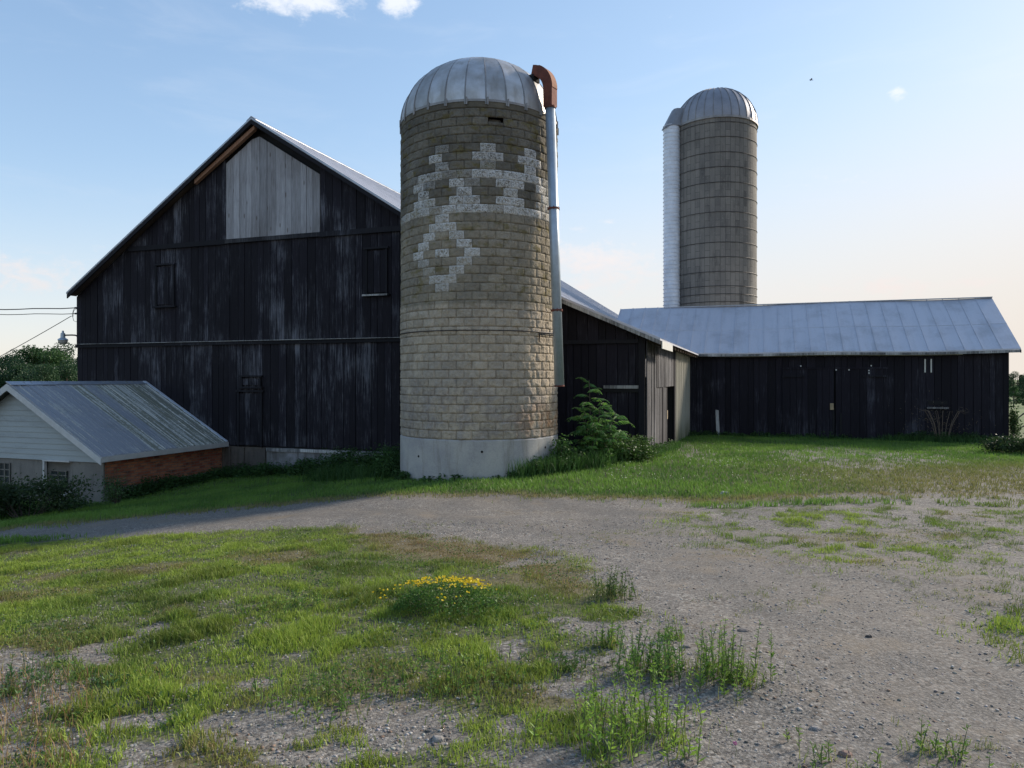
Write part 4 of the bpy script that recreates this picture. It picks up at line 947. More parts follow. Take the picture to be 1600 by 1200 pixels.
# grass bank in front of the buildings
n3 = 260000; yy = 11.3+rng.random(n3)**1.1*18; xx = rng.uniform(-1, 1, n3)*(.76*yy+1.5)
D = dens(xx, yy); k_ = (rng.random(n3) < D) & ~inside(xx, yy); xx, yy = xx[k_], yy[k_]; dd = dry(xx, yy); n3 = len(xx); cl = fbm(xx*1.1, yy*1.1, 4, 155)
yl = sst(xx, 5, 9)*(1-sst(sdist(xx, yy, PB), 3.5, 7)); 
h = (.045+.06*cl+.03*rng.random(n3))*(1-.5*np.maximum(dd, yl*.6)); col = mixc((.07, .16, .03), (.165, .30, .05), np.clip(sst(cl, .35, .65)*.6+rng.random(n3)*.5, 0, 1))
t = np.clip(yl*.75, 0, 1)[:, None]; col = col*(1-t)+np.array((.155, .18, .05))*t
t = np.clip(dd*1.1+rng.random(n3)*.5-.35, 0, 1)[:, None]; col = col*(1-t)+np.array((.26, .21, .10))*t
v, f, c = blades(xx, yy, h, .009+.008*rng.random(n3), col, .7)
tag(npmesh('bank_grass', v, f, M['leaf'], colattr=c), 'mown green grass between the gravel drive and the barns', 'grass', kind='stuff')
# white clover heads in the bank grass
n4 = 500; xx = rng.uniform(2, 8, n4); yy = rng.uniform(13.8, 17.5, n4); k_ = (dens(xx, yy) > .7) & ~inside(xx, yy) & (fbm(xx*1.2, yy*1.2, 2, 9) > .5); xx, yy = xx[k_], yy[k_]; n4 = len(xx)
p = np.c_[xx, yy, HT(xx, yy)+.08]; d_ = unit(np.c_[rng.normal(size=(n4, 2))*.3, np.ones(n4)]); v, f, c = leaves(p, d_, np.full(n4, .024), np.full(n4, .02), np.tile((.5, .52, .42), (n4, 1)))
tag(npmesh('clover_blossom', v, f, M['leaf'], colattr=c), 'tiny white clover blossom dotted over the grass by the lean-to', 'clover', kind='stuff')

# rank weeds along the walls
def weedband(path, n_, hmin, hmax, spread, col0=DARKG, col1=(.055, .125, .03), lw=(.05, .12), per=26):
    path = [Vector((a, b, 0)) for a, b in path]; L = [0]
    for a, b in zip(path, path[1:]): L.append(L[-1]+(b-a).length)
    P_, D_, LL, WW, CC = [], [], [], [], []
    for i in range(n_):
        t = random.random()*L[-1]; j = max(k for k in range(len(L)) if L[k] <= t); j = min(j, len(path)-2); q = path[j].lerp(path[j+1], (t-L[j])/(L[j+1]-L[j]))
        x, y = q.x+random.gauss(0, spread*.5), q.y+random.gauss(0, spread)
        if inside(np.array([x]), np.array([y]))[0]: continue
        hh = random.uniform(hmin, hmax)*(.5+.8*float(fbm(np.array([x*1.5]), np.array([y*1.5]), 2, 3)[0])); gz = ht(x, y); lx, ly = random.gauss(0, .18), random.gauss(0, .18); m_ = int(per*(.6+.8*random.random()))
        f_ = rng.random(m_)**.8; a_ = rng.uniform(0, 6.28, m_); pp = np.c_[x+lx*f_*hh+np.cos(a_)*.03, y+ly*f_*hh+np.sin(a_)*.03, gz+f_*hh]
        dd_ = unit(np.c_[np.cos(a_), np.sin(a_), rng.uniform(-.3, .7, m_)]); P_.append(pp); D_.append(dd_); s_ = rng.uniform(*lw, m_)*(1-.45*f_); LL.append(s_*1.25); WW.append(s_*.5)
        base = np.array(col0)*(1-(b_ := random.random()))+np.array(col1)*b_; CC.append(base[None]*rng.uniform(.75, 1.3, (m_, 1)))
    return leaves(np.vstack(P_), np.vstack(D_), np.concatenate(LL), np.concatenate(WW), np.vstack(CC), .15)
def xy(s, v): p = B(s, v, 0); return (p.x, p.y)
parts = [weedband([xy(sMe-.1, -3.9), xy(sMe+.3, -.5)], 330, .15, .45, .26), weedband([xy(sMe+.2, -.45), xy(S_at(500), -.35)], 300, .2, .42, .30), weedband([xy(S_at(480), -.4), (-3., 18.3), (-2.9, 16.9)], 520, .4, .75, .28),
 weedband([(-2.6, 16.4), (-2.3, 15.6)], 40, .15, .3, .08), weedband([(-2.0, 15.28), (-1.1, 14.96), (.1, 15.1)], 45, .08, .2, .05), weedband([(.35, 15.3), (1.35, 16.0), (1.7, 16.9)], 330, .25, .5, .22), weedband([(1.3, 16.7), (2.9, 17.0), (3.35, 17.55)], 420, .25, .6, .24, col1=(.09, .17, .035)),
 weedband([xy(.15, .3), xy(.15, 4)], 90, .1, .3, .08), weedband([xy(.2, WV-1.2), xy(.8, WV-.25), xy(6, WV-.22)], 150, .1, .28, .10, DARKG), weedband([xy(S_at(1400, WV), WV-.3), xy(sEnd+.1, WV-.5)], 420, .15, .4, .28, (.025,.05,.018), (.05,.10,.028)), weedband([(-14, 16.6), (-11.2, 16.7), (-10.3, 16.9)], 160, .2, .5, .3)]
vs, fs, cs, o_ = [], [], [], 0
for v, f, c in parts: vs.append(v); fs.append(f+o_); cs.append(c); o_ += len(v)
tag(npmesh('undergrowth', np.vstack(vs), np.vstack(fs), M['leaf'], colattr=np.vstack(cs)), 'rank dark weeds crowding the foot of the barn walls and silo', 'undergrowth', kind='stuff')
# long grass at the silo's foot
def tuftband(pts, n_, h0, h1, sp, ca, cb, w_=.012):
    x = []; y = []
    for i in range(n_):
        k = random.randrange(len(pts)-1); t = random.random(); x.append(pts[k][0]*(1-t)+pts[k+1][0]*t+random.gauss(0, sp)); y.append(pts[k][1]*(1-t)+pts[k+1][1]*t+random.gauss(0, sp))
    x, y = np.array(x), np.array(y); k_ = ~inside(x, y); x, y = x[k_], y[k_]; n_ = len(x); return blades(x, y, rng.uniform(h0, h1, n_), w_, mixc(ca, cb, rng.random(n_)), .8)
parts = [tuftband([(.2, 15.0), (1.2, 15.6), (2.2, 16.4)], 2600, .2, .5, .16, (.03, .08, .02), (.07, .16, .035)), tuftband([xy(.15, .2), xy(.3, 5)], 900, .12, .3, .12, (.04, .10, .02), (.08, .18, .04)), tuftband([(-2.9, 16.6), (-5, 18.6)], 1500, .2, .5, .3, (.03, .08, .02), (.06, .13, .03)), tuftband([xy(S_at(1380, WV), WV-.6), xy(sEnd+.3, WV-.9)], 2600, .12, .35, .3, (.035, .09, .02), (.07, .15, .035), .018), tuftband([xy(1.5, WV-.4), xy(7, WV-.4)], 1200, .06, .18, .15, (.04, .10, .02), (.08, .17, .04), .018)]
vs, fs, cs, o_ = [], [], [], 0
for v, f, c in parts: vs.append(v); fs.append(f+o_); cs.append(c); o_ += len(v)
tag(npmesh('long_grass', np.vstack(vs), np.vstack(fs), M['leaf'], colattr=np.vstack(cs)), 'long uncut grass along the silo base and shed walls', 'grass', kind='stuff')

# ---- single plants
def plant_root(name, x, y, label, cat, group=None):
    r = empty(name, (x, y, ht(x, y)-.005)); return tag(r, label, cat, group)
# sumac: bent stems carrying long drooping feather leaves
px_, py_ = 1.92, 16.75; su = plant_root('sumac', px_, py_, 'leafy green sumac with drooping feathery leaves between silo and lean-to', 'shrub')
gz = ht(px_, py_); stm = MB(); P_, D_, LL, WW, CC = [], [], [], [], []; rach = MB()
def frond(o, d_, L, el):
    pts = []; h_ = Vector((math.cos(d_), math.sin(d_), 0)); e = el; p = Vector(o); ns = 13
    col = mixc((.06, .16, .05), (.17, .34, .07), [random.random()**1.2])[0]
    for i in range(ns+1):
        pts.append(p.copy()); p = p+(h_*math.cos(e)+UP*math.sin(e))*L/ns; e -= random.uniform(.10, .14)
    rach.tube([tuple(q) for q in pts[::3]], .006, 4)
    sd = h_.cross(UP)
    for i in range(2, ns+1):
        f_ = i/ns; ll = L*.27*math.sin(min(1, f_*1.15+.12)*math.pi*.86+.25)+.03
        tdir = (pts[i]-pts[i-1]).normalized()
        for k in (-1, 1):
            dv = (sd*k*.95+tdir*.38-UP*.28).normalized(); P_.append(tuple(pts[i])); D_.append(tuple(dv)); LL.append(max(.05, ll)); WW.append(max(.018, ll*.24)); CC.append(col*random.uniform(.85, 1.15))
tips = [((-.10, .0), 2.3, (.05, 0)), ((.52, -.05), 1.42, (.25, 0)), ((-.22, -.1), 1.45, (-.22, 0)), ((.12, -.22), 1.5, (.05, -.2)), ((.20, .15), 1.75, (.1, .1)), ((-.05, -.3), 1.0, (-.1, -.2)), ((.55, -.2), .9, (.3, -.1))]
for (ox, oy), hh, lean in tips:
    pts = [Vector((px_+ox*.35*(1-0), py_+oy*.35, gz-.05))]
    for i in range(1, 7): f_ = i/6; pts.append(Vector((px_+ox*(.35+.65*f_), py_+oy*(.35+.65*f_), gz+hh*f_*.86)))
    stm.tube(pts, [.022*(1-.6*i/6) for i in range(7)], 6)
    nf = 14
    for k in range(nf):
        f_ = .30+.70*(k/(nf-1)); j = f_*6; q = pts[min(5, int(j))].lerp(pts[min(6, int(j)+1)], j-int(j)); frond(q, k*2.4+random.uniform(-.3, .3), random.uniform(.42, .62)*(1.05-.45*max(0, f_-.85)/.15), .75 if f_ < .93 else 1.15)
stm.build('stem', M['bark'], su); rach.build('leaf_stalks', M['stem'], su)
v, f, c = leaves(np.array(P_)-np.array([px_, py_, gz-.005]), np.array(D_), LL, WW, np.array(CC), .22)
npmesh('foliage', v, f, M['leaf'], colattr=c, parent=su)

def bush(name, x, y, rx, ry, hh, n_, lsz, c0, c1, label, cat='shrub', stems=14, group=None):
    r = plant_root(name, x, y, label, cat, group); st = MB(); g0 = ht(x, y); P_, D_ = [], []
    cen = [(random.uniform(-1, 1)*rx*.7, random.uniform(-1, 1)*ry*.7, random.uniform(.35, .95)*hh) for _ in range(stems)]
    for cx_, cy_, cz_ in cen: st.tube([(x+cx_*.2, y+cy_*.2, g0-.05), (x+cx_*.6, y+cy_*.6, g0+cz_*.6), (x+cx_, y+cy_, g0+cz_)], [.014, .009, .004], 5)
    st.build('stem', M['bark'], r)
    ce = np.array(cen)[rng.integers(0, stems, n_)]; pp = ce+rng.normal(size=(n_, 3))*np.array([rx*.22, ry*.22, hh*.17]); pp[:, 2] = np.abs(pp[:, 2]); d_ = unit(rng.normal(size=(n_, 3))+np.array([0, 0, .2]))
    s_ = rng.uniform(.6, 1.3, n_)*lsz; cl = fbm(pp[:, 0]*4+x, pp[:, 2]*4+pp[:, 1]*3, 2, 5)
    v, f, c = leaves(pp, d_, s_, s_*.5, mixc(c0, c1, np.clip(sst(cl, .35, .65)*.7+rng.random(n_)*.3, 0, 1)), .1); npmesh('foliage', v, f, M['leaf'], colattr=c, parent=r); return r
bush('bush', -11.0, 16.1, 1.35, .55, .8, 6500, .075, (.022, .045, .018), (.06, .10, .035), 'dark tangled bush in front of the milk house window')
bush('bush', -9.45, 16.95, .35, .3, .62, 900, .06, (.04, .085, .03), (.10, .17, .06), 'small pale leafy bush at the brick corner of the milk house')
bx_ = gnd(1592, 712); bush('bush', bx_[0]+.35, bx_[1]+.6, 1.0, .5, .42, 3500, .08, (.018, .035, .014), (.05, .09, .03), 'dark bush growing against the right end of the long shed')
e_ = B(sEnd+.25, WV+.2, 0); bush('climbing_vine', e_.x, e_.y, .2, .25, 1.15, 1100, .09, (.02, .05, .018), (.06, .11, .03), 'narrow vine climbing the right corner post of the long shed', 'vine')
bush('weed', 1.15, 15.75, .35, .25, .62, 800, .075, (.05, .12, .03), (.13, .24, .06), 'broad-leaved weed close against the right foot of the near silo', 'weed')
bush('weed', 3.05, 17.2, .22, .15, .35, 350, .06, (.06, .12, .03), (.17, .25, .08), 'pale leafy weed before the lean-to corner post', 'weed')

# yellow flowering plant in the foreground
fx, fy = gnd(688, 955); yf = plant_root('trefoil', fx, fy, 'low mound of green leaves covered with small yellow flowers', 'flowering plant')
n_ = 5200; a_ = rng.uniform(0, 6.28, n_); r_ = np.sqrt(rng.random(n_)); rag = .62+.75*vn(a_*1.6, a_*0+3.3, 8); lx, ly = np.cos(a_)*r_*.44*rag, np.sin(a_)*r_*.35*rag; hh = (.19*np.sqrt(np.clip(1-r_**2*.85, 0, 1))*(.75+.5*fbm(lx*9+3, ly*9, 2, 4)))
gz_ = HT(fx+lx, fy+ly)-ht(fx, fy); pp = np.c_[lx, ly, gz_+hh*rng.random(n_)**.45]; d_ = unit(np.c_[rng.normal(size=(n_, 2)), rng.uniform(-.1, 1.2, n_)])
v, f, c = leaves(pp, d_, rng.uniform(.014, .03, n_), rng.uniform(.006, .012, n_), mixc((.04, .10, .02), (.11, .22, .035), rng.random(n_))); npmesh('foliage', v, f, M['leaf'], colattr=c, parent=yf)
st = MB()
for i in range(60):
    k = rng.integers(0, n_); st.tube([(fx+lx[k]*.4, fy+ly[k]*.4, ht(fx, fy)), (fx+lx[k], fy+ly[k], ht(fx, fy)+gz_[k]+hh[k])], .002, 4)
st.build('stem', M['stem'], yf)
nfl = 240; cc = rng.random((16, 2)); cen = np.c_[np.cos(cc[:, 0]*6.28), np.sin(cc[:, 0]*6.28)]*(cc[:, 1:]**.45)*np.array([.42, .32]); cen[:5] = [(.20, .22), (.26, .16), (-.25, .2), (.06, -.28), (.3, .05)]
q_ = cen[rng.integers(0, 16, nfl)]+rng.normal(size=(nfl, 2))*.06; P_, D_, LL = [], [], []
for (a, b) in q_:
    rr_ = min(1, math.hypot(a/.43, b/.34))*random.uniform(.85, 1.05); zz_ = .20*math.sqrt(max(.03, 1-rr_**2*.85))+.012+float(HT(np.array([fx+a]), np.array([fy+b]))[0])-ht(fx, fy)+random.uniform(-.01, .03)
    for k in range(4): t_ = k*1.57+random.random(); P_.append((a, b, zz_)); D_.append((math.cos(t_)*.8, math.sin(t_)*.8, .6)); LL.append(random.uniform(.007, .018))
v, f, c = leaves(np.array(P_), unit(np.array(D_)), LL, np.array(LL)*.95, mixc((.72, .50, .02), (.80, .68, .05), rng.random(len(P_)))); o = npmesh('flowers', v, f, M['leaf'], colattr=c, parent=yf); o['kind'] = 'stuff'
# a few stray yellow flowers far left
def upright(px, py, hh, n_s, sp, c0, c1, label, lw=(.02, .05), name='weed', lean=.12, leafy=1., arr='stem'):
    x, y = gnd(px, py); r = plant_root(name, x, y, label, 'weed'); g0 = ht(x, y); st = MB(); P_, D_, LL, CC = [], [], [], []
    for i in range(n_s):
        a, b = random.gauss(0, sp*1.35), random.gauss(0, sp*1.1); h_ = hh*random.uniform(.3, .95); lx, ly = random.gauss(0, lean), random.gauss(0, lean); gz2 = ht(x+a, y+b)-g0
        pts = [Vector((x+a+lx*h_*f_**1.5, y+b+ly*h_*f_**1.5, g0+gz2-.01+h_*f_)) for f_ in (0, .35, .7, 1)]; st.tube(pts, [.0028, .0024, .0017, .0008], 4)
        m_ = int(h_*130*leafy); bc = np.array(c0)+(np.array(c1)-np.array(c0))*random.random()
        for k in range(m_):
            f_ = .08+.92*random.random(); j = f_*3; q = pts[min(2, int(j))].lerp(pts[min(3, int(j)+1)], min(1, j-int(j))); t_ = k*2.4; e = random.uniform(.2, 1.1)
            P_.append(tuple(q-Vector((x, y, g0-.005)))); D_.append((math.cos(t_)*math.cos(e), math.sin(t_)*math.cos(e), math.sin(e))); LL.append(random.uniform(*lw)*(1.15-.75*f_)); CC.append(bc*random.uniform(.8, 1.25))
    nb_ = int(n_s*5); bx0, by0 = rng.normal(0, sp*1.5, nb_)+x, rng.normal(0, sp*1.1, nb_)+y; bv, bf, bc2 = blades(bx0, by0, rng.uniform(.1, .5, nb_)*hh, .0045, mixc(c0, (.34, .32, .10), rng.random(nb_)*.8), .8)
    npmesh('grass_blades', bv-np.array([x, y, g0-.005]), bf, M['leaf'], colattr=bc2, parent=r)['kind'] = 'stuff'
    st.build('stem', M['stem'], r); v, f, c = leaves(np.array(P_), np.array(D_), LL, np.array(LL)*.28, np.array(CC), .05); npmesh('foliage', v, f, M['leaf'], colattr=c, parent=r); return r
G0, G1 = (.10, .20, .035), (.22, .36, .06)
upright(1130, 1062, .34, 34, .085, G0, G1, 'tall slender weed standing alone on the gravel, farthest right of the foreground clumps')
upright(1162, 1068, .13, 14, .035, (.12, .2, .03), (.2, .32, .05), 'short bright weed at the right foot of the tall slender one')
upright(1028, 1052, .32, 40, .075, (.07, .16, .04), (.17, .32, .05), 'dense dark green weed clump on the gravel edge beside the slender weeds')
upright(1052, 1000, .16, 12, .03, G0, G1, 'thin bright sprig of weed just behind the dense dark clump')
upright(955, 935, .30, 26, .06, (.06, .11, .03), (.12, .2, .05), 'upright grey-green weed at the gravel edge right of the yellow flowers')
upright(975, 1160, .36, 60, .11, (.16, .29, .04), (.30, .46, .07), 'large bright yellow-green weed clump at the bottom centre of the photo')
upright(1465, 1185, .17, 14, .06, G0, G1, 'small sparse weed near the bottom right corner of the gravel', leafy=.8)
upright(945, 1010, .22, 12, .03, G0, G1, 'slim weed between the yellow flowers and the tall weeds')
upright(1300, 1192, .12, 12, .07, G0, (.2, .3, .06), 'scattered low weed sprigs at the bottom edge on the gravel')
upright(880, 1045, .10, 70, .10, (.04, .10, .02), (.09, .2, .03), 'low dark green cushion of weed in the foreground gravel', lw=(.02, .04))
upright(700, 1075, .2, 60, .16, G0, (.19, .3, .05), 'loose leafy weed below the yellow flowers', leafy=.8)
upright(500, 1100, .17, 46, .12, G0, (.16, .27, .05), 'leafy weed patch left of the bottom centre', leafy=.8)
upright(40, 1070, .16, 60, .14, (.05, .13, .045), (.12, .23, .07), 'bluish green weed clump at the left edge of the lawn', leafy=.8)
upright(430, 955, .13, 60, .14, G0, (.17, .29, .04), 'bright weed tussock in the middle of the left lawn', leafy=.9)
# dry stalks by the shed
q = B(S_at(1466, WV), WV-.55, 0); x, y = q.x, q.y; dst = plant_root('dry_stalks', x, y, 'arching dry brown stalks in front of the long shed wall', 'dead plant'); st = MB(); g0 = ht(x, y)
for i in range(12):
    a = random.uniform(-1, 1); pts = [Vector((x+a*.25, y, g0)), Vector((x+a*.5, y, g0+.7)), Vector((x+a*.85, y, g0+1.15)), Vector((x+a*1.25, y, g0+.95+.3*random.random()))]; st.tube(pts, [.014, .011, .008, .004], 4)
st.build('stem', simple('dry_stalk', (.17, .13, .10), .9, 0, .4, 8., 0), dst)
P_ = rng.normal(size=(260, 3))*np.array([.75, .1, .35])+np.array([0, 0, .75]); P_[:, 2] = np.abs(P_[:, 2]); v, f, c = leaves(P_, unit(rng.normal(size=(260, 3))), np.full(260, .09), np.full(260, .014), np.tile((.2, .16, .1), (260, 1))); npmesh('dead_leaves', v, f, M['leaf'], colattr=c, parent=dst)
x, y = gnd(1600, 690); y += 4; x = .735*y; br = plant_root('dead_branch', x, y, 'bare curved dead branches reaching out beside the long shed', 'branch'); st = MB(); g0 = ht(x, y)
for k, (zz_, l_) in enumerate(((1.5, 1.5), (.8, 1.3), (.45, .9))):
    st.tube([Vector((x+.5, y, g0-.05)), Vector((x+.1, y, g0+zz_*.6)), Vector((x-l_*.3, y, g0+zz_*.75)), Vector((x-l_*.6, y-.1, g0+zz_*.55)), Vector((x+.3, y-.1, g0+zz_*1.3))][:4], [.06, .05, .035, .015], 6)
    st.tube([Vector((x+.1, y, g0+zz_*.6)), Vector((x+.9, y, g0+zz_*1.25)), Vector((x+2., y, g0+zz_*1.3))], [.05, .04, .02], 6)
st.build('branch', M['bark'], br)

# ---- trees
def make_tree(hh, wd, n_, c0, c1, seed, label, group):
    random.seed(seed); r = empty('tree', (0, 0, 0)); tag(r, label, 'tree', group); tr = MB()
    tr.tube([(0, 0, -.3), (.1, 0, hh*.25), (-.05, .1, hh*.5), (.05, 0, hh*.85)], [hh*.035, hh*.027, hh*.018, hh*.005], 8); lobes = []
    for i in range(26):
        t_ = random.uniform(.18, .95); a = random.uniform(0, 6.28); rr_ = wd*.5*math.sin(min(1, t_*1.05)*math.pi*.88+.22)**.7*random.uniform(.35, 1.); q = Vector((math.cos(a)*rr_, math.sin(a)*rr_, hh*t_)); lobes.append((q, random.uniform(.10, .19)*wd))
        tr.tube([(0, 0, hh*max(.12, t_-.22)), tuple(q*.6+Vector((0, 0, hh*.05))), tuple(q)], [hh*.012, hh*.008, hh*.003], 5)
    tr.build('trunk', M['bark'], r)
    k = rng.integers(0, len(lobes), n_); ce = np.array([tuple(l[0]) for l in lobes])[k]; ra = np.array([l[1] for l in lobes])[k][:, None]
    u = unit(rng.normal(size=(n_, 3))); pp = ce+u*ra*(rng.random((n_, 1))**.35)*np.array([1, 1, .8]); s_ = rng.uniform(.6, 1.4, n_)*hh*.021; kc = rng.random(len(lobes))[k]
    v, f, c = leaves(pp, unit(u+rng.normal(size=(n_, 3))*.8), s_, s_*.75, mixc(c0, c1, np.clip(kc*.7+rng.random(n_)*.3, 0, 1)), .1); npmesh('crown', v, f, M['leaf'], colattr=c, parent=r); return r
GT = 'trees beyond the farm'
protos = [make_tree(8., 7., 15000, (.024, .065, .024), (.06, .125, .036), 3, 'x', GT), make_tree(9., 7.5, 15000, (.019, .052, .024), (.045, .095, .036), 5, 'x', GT), make_tree(7., 8., 15000, (.020, .05, .028), (.052, .105, .04), 9, 'x', GT)]
used = [False]*3
def put(kind, px, pyt, Y, label, rot):
    x = (px-800)/F*Y; g0 = ht(x, Y); topz = EYE+(HOR-pyt)/F*Y; pr_ = protos[kind]; H0 = (8., 9., 7.)[kind]*.97; k = (topz-g0)/H0
    if used[kind]:
        r = pr_.copy(); COL.objects.link(r)
        for ch in pr_.children: c = ch.copy(); COL.objects.link(c); c.parent = r
    else: r = pr_; used[kind] = True
    r.location = (x, Y, g0); r.scale = (k*.95, k*.95, k); r.rotation_euler = (0, 0, rot); r['label'] = label
put(0, 68, 546, 72, 'bright green rounded tree in the middle of the left treeline', .3)
put(1, 112, 543, 78, 'dark tree partly hidden by the left corner of the barn', 1.2)
put(2, 8, 559, 70, 'dark green tree at the left edge above the milk house roof', 2.1)
put(1, 36, 553, 95, 'hazy darker tree behind the left treeline', .8)
put(1, 22, 566, 66, 'low dark tree in front of the left treeline', 5.5)
put(2, 50, 572, 64, 'lowest dark tree just above the milk house ridge', .1)
put(1, 96, 568, 68, 'low dark tree beside the barn corner under the yard lamp', 3.9)
put(0, -40, 556, 74, 'tree just beyond the left edge of the view, next to the dark green one', 4.)
put(2, 92, 551, 98, 'hazy tree behind the gap in the left treeline', 3.3)
put(2, -90, 550, 84, 'tree farther beyond the left edge of the view', 5.)
put(0, 145, 550, 88, 'tree rising behind the left end of the barn', 2.7)
put(1, 1590, 583, 190, 'distant bluish tree to the right of the long shed', .2)
put(2, 1612, 584, 185, 'distant tree at the right edge of the view', 1.)
put(0, 1640, 582, 200, 'distant tree beyond the right edge of the view', 3.)
put(2, 1572, 586, 195, 'distant tree peeping past the shed corner', 2.)
put(0, 1584, 604, 140, 'lighter low tree below the distant wood at right', 1.4)
put(1, 1604, 608, 128, 'dark low tree at the far field edge at right', 4.)
put(2, 1680, 580, 190, 'distant tree farthest beyond the right edge', 5.)

# ---- yard lamp and wires at the barn's left corner
cX = B(sL-.02, -.05, 0); Yc = cX.y
yl_ = empty('yard_lamp', (cX.x, cX.y, zat(122, 537))); tag(yl_, 'grey yard lamp on a curved arm at the left corner of the barn', 'lamp')
k = Yc/F; Lp = lambda px, py: Vector(((px-800)*k, Yc, EYE+(HOR-py)*k))
m_ = MB(); m_.tube([Lp(123, 540), Lp(123, 531), Lp(121.5, 526), Lp(118, 523.8), Lp(112, 523.5), Lp(101, 523.8)], .025, 8); m_.build('arm', M['darkmetal'], yl_, smooth=True)
m_ = MB(); c = Lp(98.3, 530); m_.lathe(tuple(c), [(.0, .29), (.03, .29), (.035, .22), (.07, .20), (.075, .05), (.15, -.0), (.16, -.03), (.155, -.04)], 20); m_.build('head', M['pipe'], yl_, smooth=False)
m_ = MB(); m_.lathe(tuple(c), [(.145, -.04), (.14, -.12), (.10, -.16), (.0, -.17)], 20); m_.build('lens', simple('lamp_lens', (.42, .40, .34), .35, 0, .2, 5., 0), yl_, smooth=True)
def wire(a, b, sag, wob, label, rad=.012):
    pts = []
    for i in range(41):
        f_ = i/40; p = a.lerp(b, f_); pts.append(p-UP*(sag*4*f_*(1-f_)+math.sin(i*1.7)*wob))
    m_ = MB(); m_.tube(pts, rad, 5); o = m_.build('cable', M['darkmetal']); tag(o, label, 'cable')
wire(Lp(117.5, 481), Lp(-700, 452)+Vector((0, -2, 0)), .35, .012, 'thick twisted cable running left from the barn corner, the highest one', .017)
wire(Lp(118, 490), Lp(-700, 488)+Vector((0, -1, 0)), .1, .012, 'straight overhead cable below the highest one at the barn corner')
wire(Lp(111, 494), Lp(-700, 800)+Vector((0, 3, 0)), .6, 0, 'slanting cable dropping to the left below the other two')
ins = empty('cable_anchor', tuple(Lp(119, 486))); tag(ins, 'looped service wires and insulators fixed to the barn corner', 'insulator')
m_ = MB(); m_.tube([Lp(117, 481), Lp(114.5, 485), Lp(113, 492), Lp(115, 501), Lp(119, 503), Lp(123, 500)], .008, 5); m_.tube([Lp(123, 482), Lp(118, 483), Lp(115, 486), Lp(114, 495), Lp(111, 494)], .008, 5); m_.build('loop_wire', M['darkmetal'], ins)
for py in (481, 490): 
    m_ = MB(); m_.tube([Lp(117, py), Lp(123, py)], .03, 8); m_.build('insulator', M['grey'], ins)

# ---- bird high in the sky
bp = P(1267, 125, 45.); bd = empty('bird', tuple(bp)); tag(bd, 'tiny dark bird flying high in the sky right of the far silo', 'bird')
m_ = MB(); vs = []; 
m_.tube([bp+Vector((-.10, 0, 0)), bp+Vector((-.05, 0, .01)), bp+Vector((.03, 0, .01)), bp+Vector((.10, 0, .0)), bp+Vector((.17, 0, -.005))], [.01, .026, .03, .018, .004], 8)
for k_ in (-1, 1): m_.add([bp+Vector((-.04, 0, .015)), bp+Vector((.04, 0, .015)), bp+Vector((.05, k_*.12, .06)), bp+Vector((.07, k_*.22, .02)), bp+Vector((-.03, k_*.12, .065))], [(0, 1, 2, 4), (4, 2, 3)])
m_.build('body', M['dark'], bd)

# ---- gravel stones and loose rocks
def stones(x, y, s_, col, name, label):
    t = (1+5**.5)/2; iv = np.array([(-1,t,0),(1,t,0),(-1,-t,0),(1,-t,0),(0,-1,t),(0,1,t),(0,-1,-t),(0,1,-t),(t,0,-1),(t,0,1),(-t,0,-1),(-t,0,1)])/1.9
    fc = np.array([(0,11,5),(0,5,1),(0,1,7),(0,7,10),(0,10,11),(1,5,9),(5,11,4),(11,10,2),(10,7,6),(7,1,8),(3,9,4),(3,4,2),(3,2,6),(3,6,8),(3,8,9),(4,9,5),(2,4,11),(6,2,10),(8,6,7),(9,8,1)])
    n_ = len(x); sc_ = s_[:, None]*rng.uniform(.6, 1.3, (n_, 3))*np.array([1, 1, .5]); a = rng.uniform(0, 6.28, n_); v = iv[None]*sc_[:, None]*rng.uniform(.78, 1.2, (n_, 12, 1))
    ca, sa_ = np.cos(a)[:, None], np.sin(a)[:, None]; vx = v[..., 0]*ca-v[..., 1]*sa_; vy = v[..., 0]*sa_+v[..., 1]*ca
    z = HT(x, y)+s_*.05; V_ = np.stack([vx+x[:, None], vy+y[:, None], v[..., 2]+z[:, None]], -1).reshape(-1, 3); f = (fc[None]+(np.arange(n_)*12)[:, None, None]).reshape(-1, 3)
    return tag(npmesh(name, V_, f, M['stone'], colattr=np.repeat(col, 12, 0)), label, 'gravel', kind='stuff')
ns = 120000; yy = 2.0+rng.random(ns)**1.3*8.5; xx = rng.uniform(-1, 1, ns)*(.76*yy+.3); D = dens(xx, yy); cl = fbm(xx*2, yy*2, 3, 200)
dloc = sst(xx, .3, 2.2)*(1-sst(xx-.35*yy, 1.6, 3.6))*(1-sst(yy, 7.5, 11))
k_ = (rng.random(ns) < (1-D*.45)*(.35+.65*sst(cl, .4, .6))*(1-.6*dloc)); xx, yy = xx[k_], yy[k_]; ns = len(xx)
s_ = (.0025+.009*rng.random(ns)**4)*(.85+.05*yy); g_ = rng.uniform(.10, .44, ns)[:, None]; col = g_*np.array([1.0, .94, .86])+rng.normal(size=(ns, 3))*.008; w_ = rng.random(ns) < .08; col[w_] = np.array([.26, .18, .13])*rng.uniform(.7, 1.2, (w_.sum(), 1))
stones(xx, yy, s_, np.clip(col, .03, .6), 'gravel', 'loose grey crushed gravel scattered over the yard and drive')
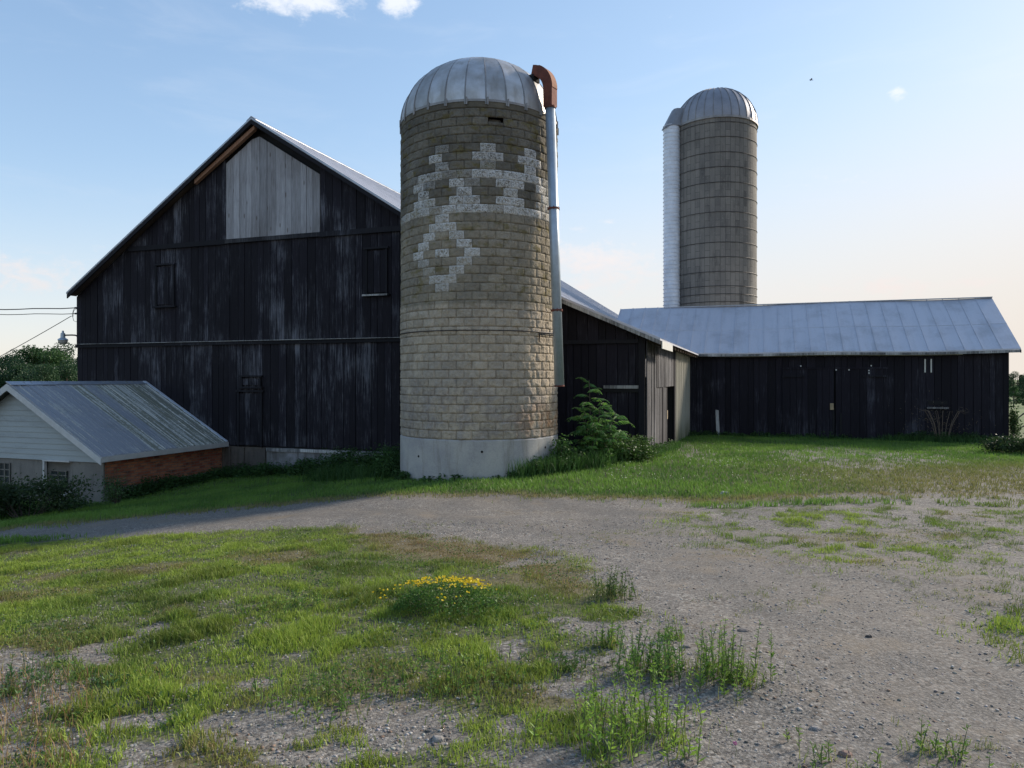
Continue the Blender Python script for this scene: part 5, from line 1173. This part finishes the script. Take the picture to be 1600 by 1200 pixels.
def rock(px, py, sx, sy, sz, col, label):
    x, y = gnd(px, py); m_ = MB(); vs = []; nseg = 11; random.seed(int(px)); pr = [(.85, -.4), (1., 0), (.9, .6), (.55, .95)]; jit_ = [random.uniform(.75, 1.2) for _ in range(nseg)]; g0 = ht(x, y)
    for r_, z_ in pr:
        for k in range(nseg): a = k/nseg*6.283; j = jit_[k]*random.uniform(.94, 1.06); vs.append((x+math.cos(a)*sx*r_*j, y+math.sin(a)*sy*r_*j, g0+sz*z_*random.uniform(.85, 1.1)))
    fs = [(i*nseg+k, i*nseg+(k+1) % nseg, (i+1)*nseg+(k+1) % nseg, (i+1)*nseg+k) for i in range(3) for k in range(nseg)]+[tuple(3*nseg+k for k in range(nseg))]
    m_.add(vs, fs); o = m_.build('stone', simple('rock', col, .9, 0, .5, 25., .5, 80., bd=.004)); tag(o, label, 'stone')
rock(1161, 987, .045, .03, .014, (.20, .18, .165), 'flat grey stone lying on the gravel right of the slender weeds')
rock(1322, 1181, .03, .022, .02, (.30, .20, .16), 'pinkish stone at the bottom of the gravel near the right')
rock(1072, 1012, .03, .02, .015, (.27, .24, .21), 'pale stone just right of the dense weed clump')
rock(1274, 1144, .028, .02, .013, (.30, .28, .26), 'light stone in the lower right gravel')
rock(1358, 998, .022, .015, .016, (.07, .065, .06), 'small dark stone on the bare gravel in the right foreground')
rock(683, 1158, .03, .022, .017, (.33, .31, .28), 'pale stone near the bottom centre among the grass')
rock(1131, 772, .09, .06, .05, (.5, .49, .44), 'white stone on the grass edge before the lean-to')
x, y = gnd(1149, 1186); pf = plant_root('clover_plant', x, y, 'single pink clover flower on the gravel at the bottom edge', 'flower'); g0 = ht(x, y)
st = MB(); st.tube([(x, y, g0), (x+.005, y, g0+.03), (x, y+.003, g0+.055)], .0012, 4); st.build('stem', M['stem'], pf)
u = unit(rng.normal(size=(60, 3))); v, f, c = leaves(u*.003+np.array([0, .003, .062]), u, np.full(60, .0075), np.full(60, .003), np.tile((.42, .10, .32), (60, 1))); npmesh('flower', v, f, M['leaf'], colattr=c, parent=pf)
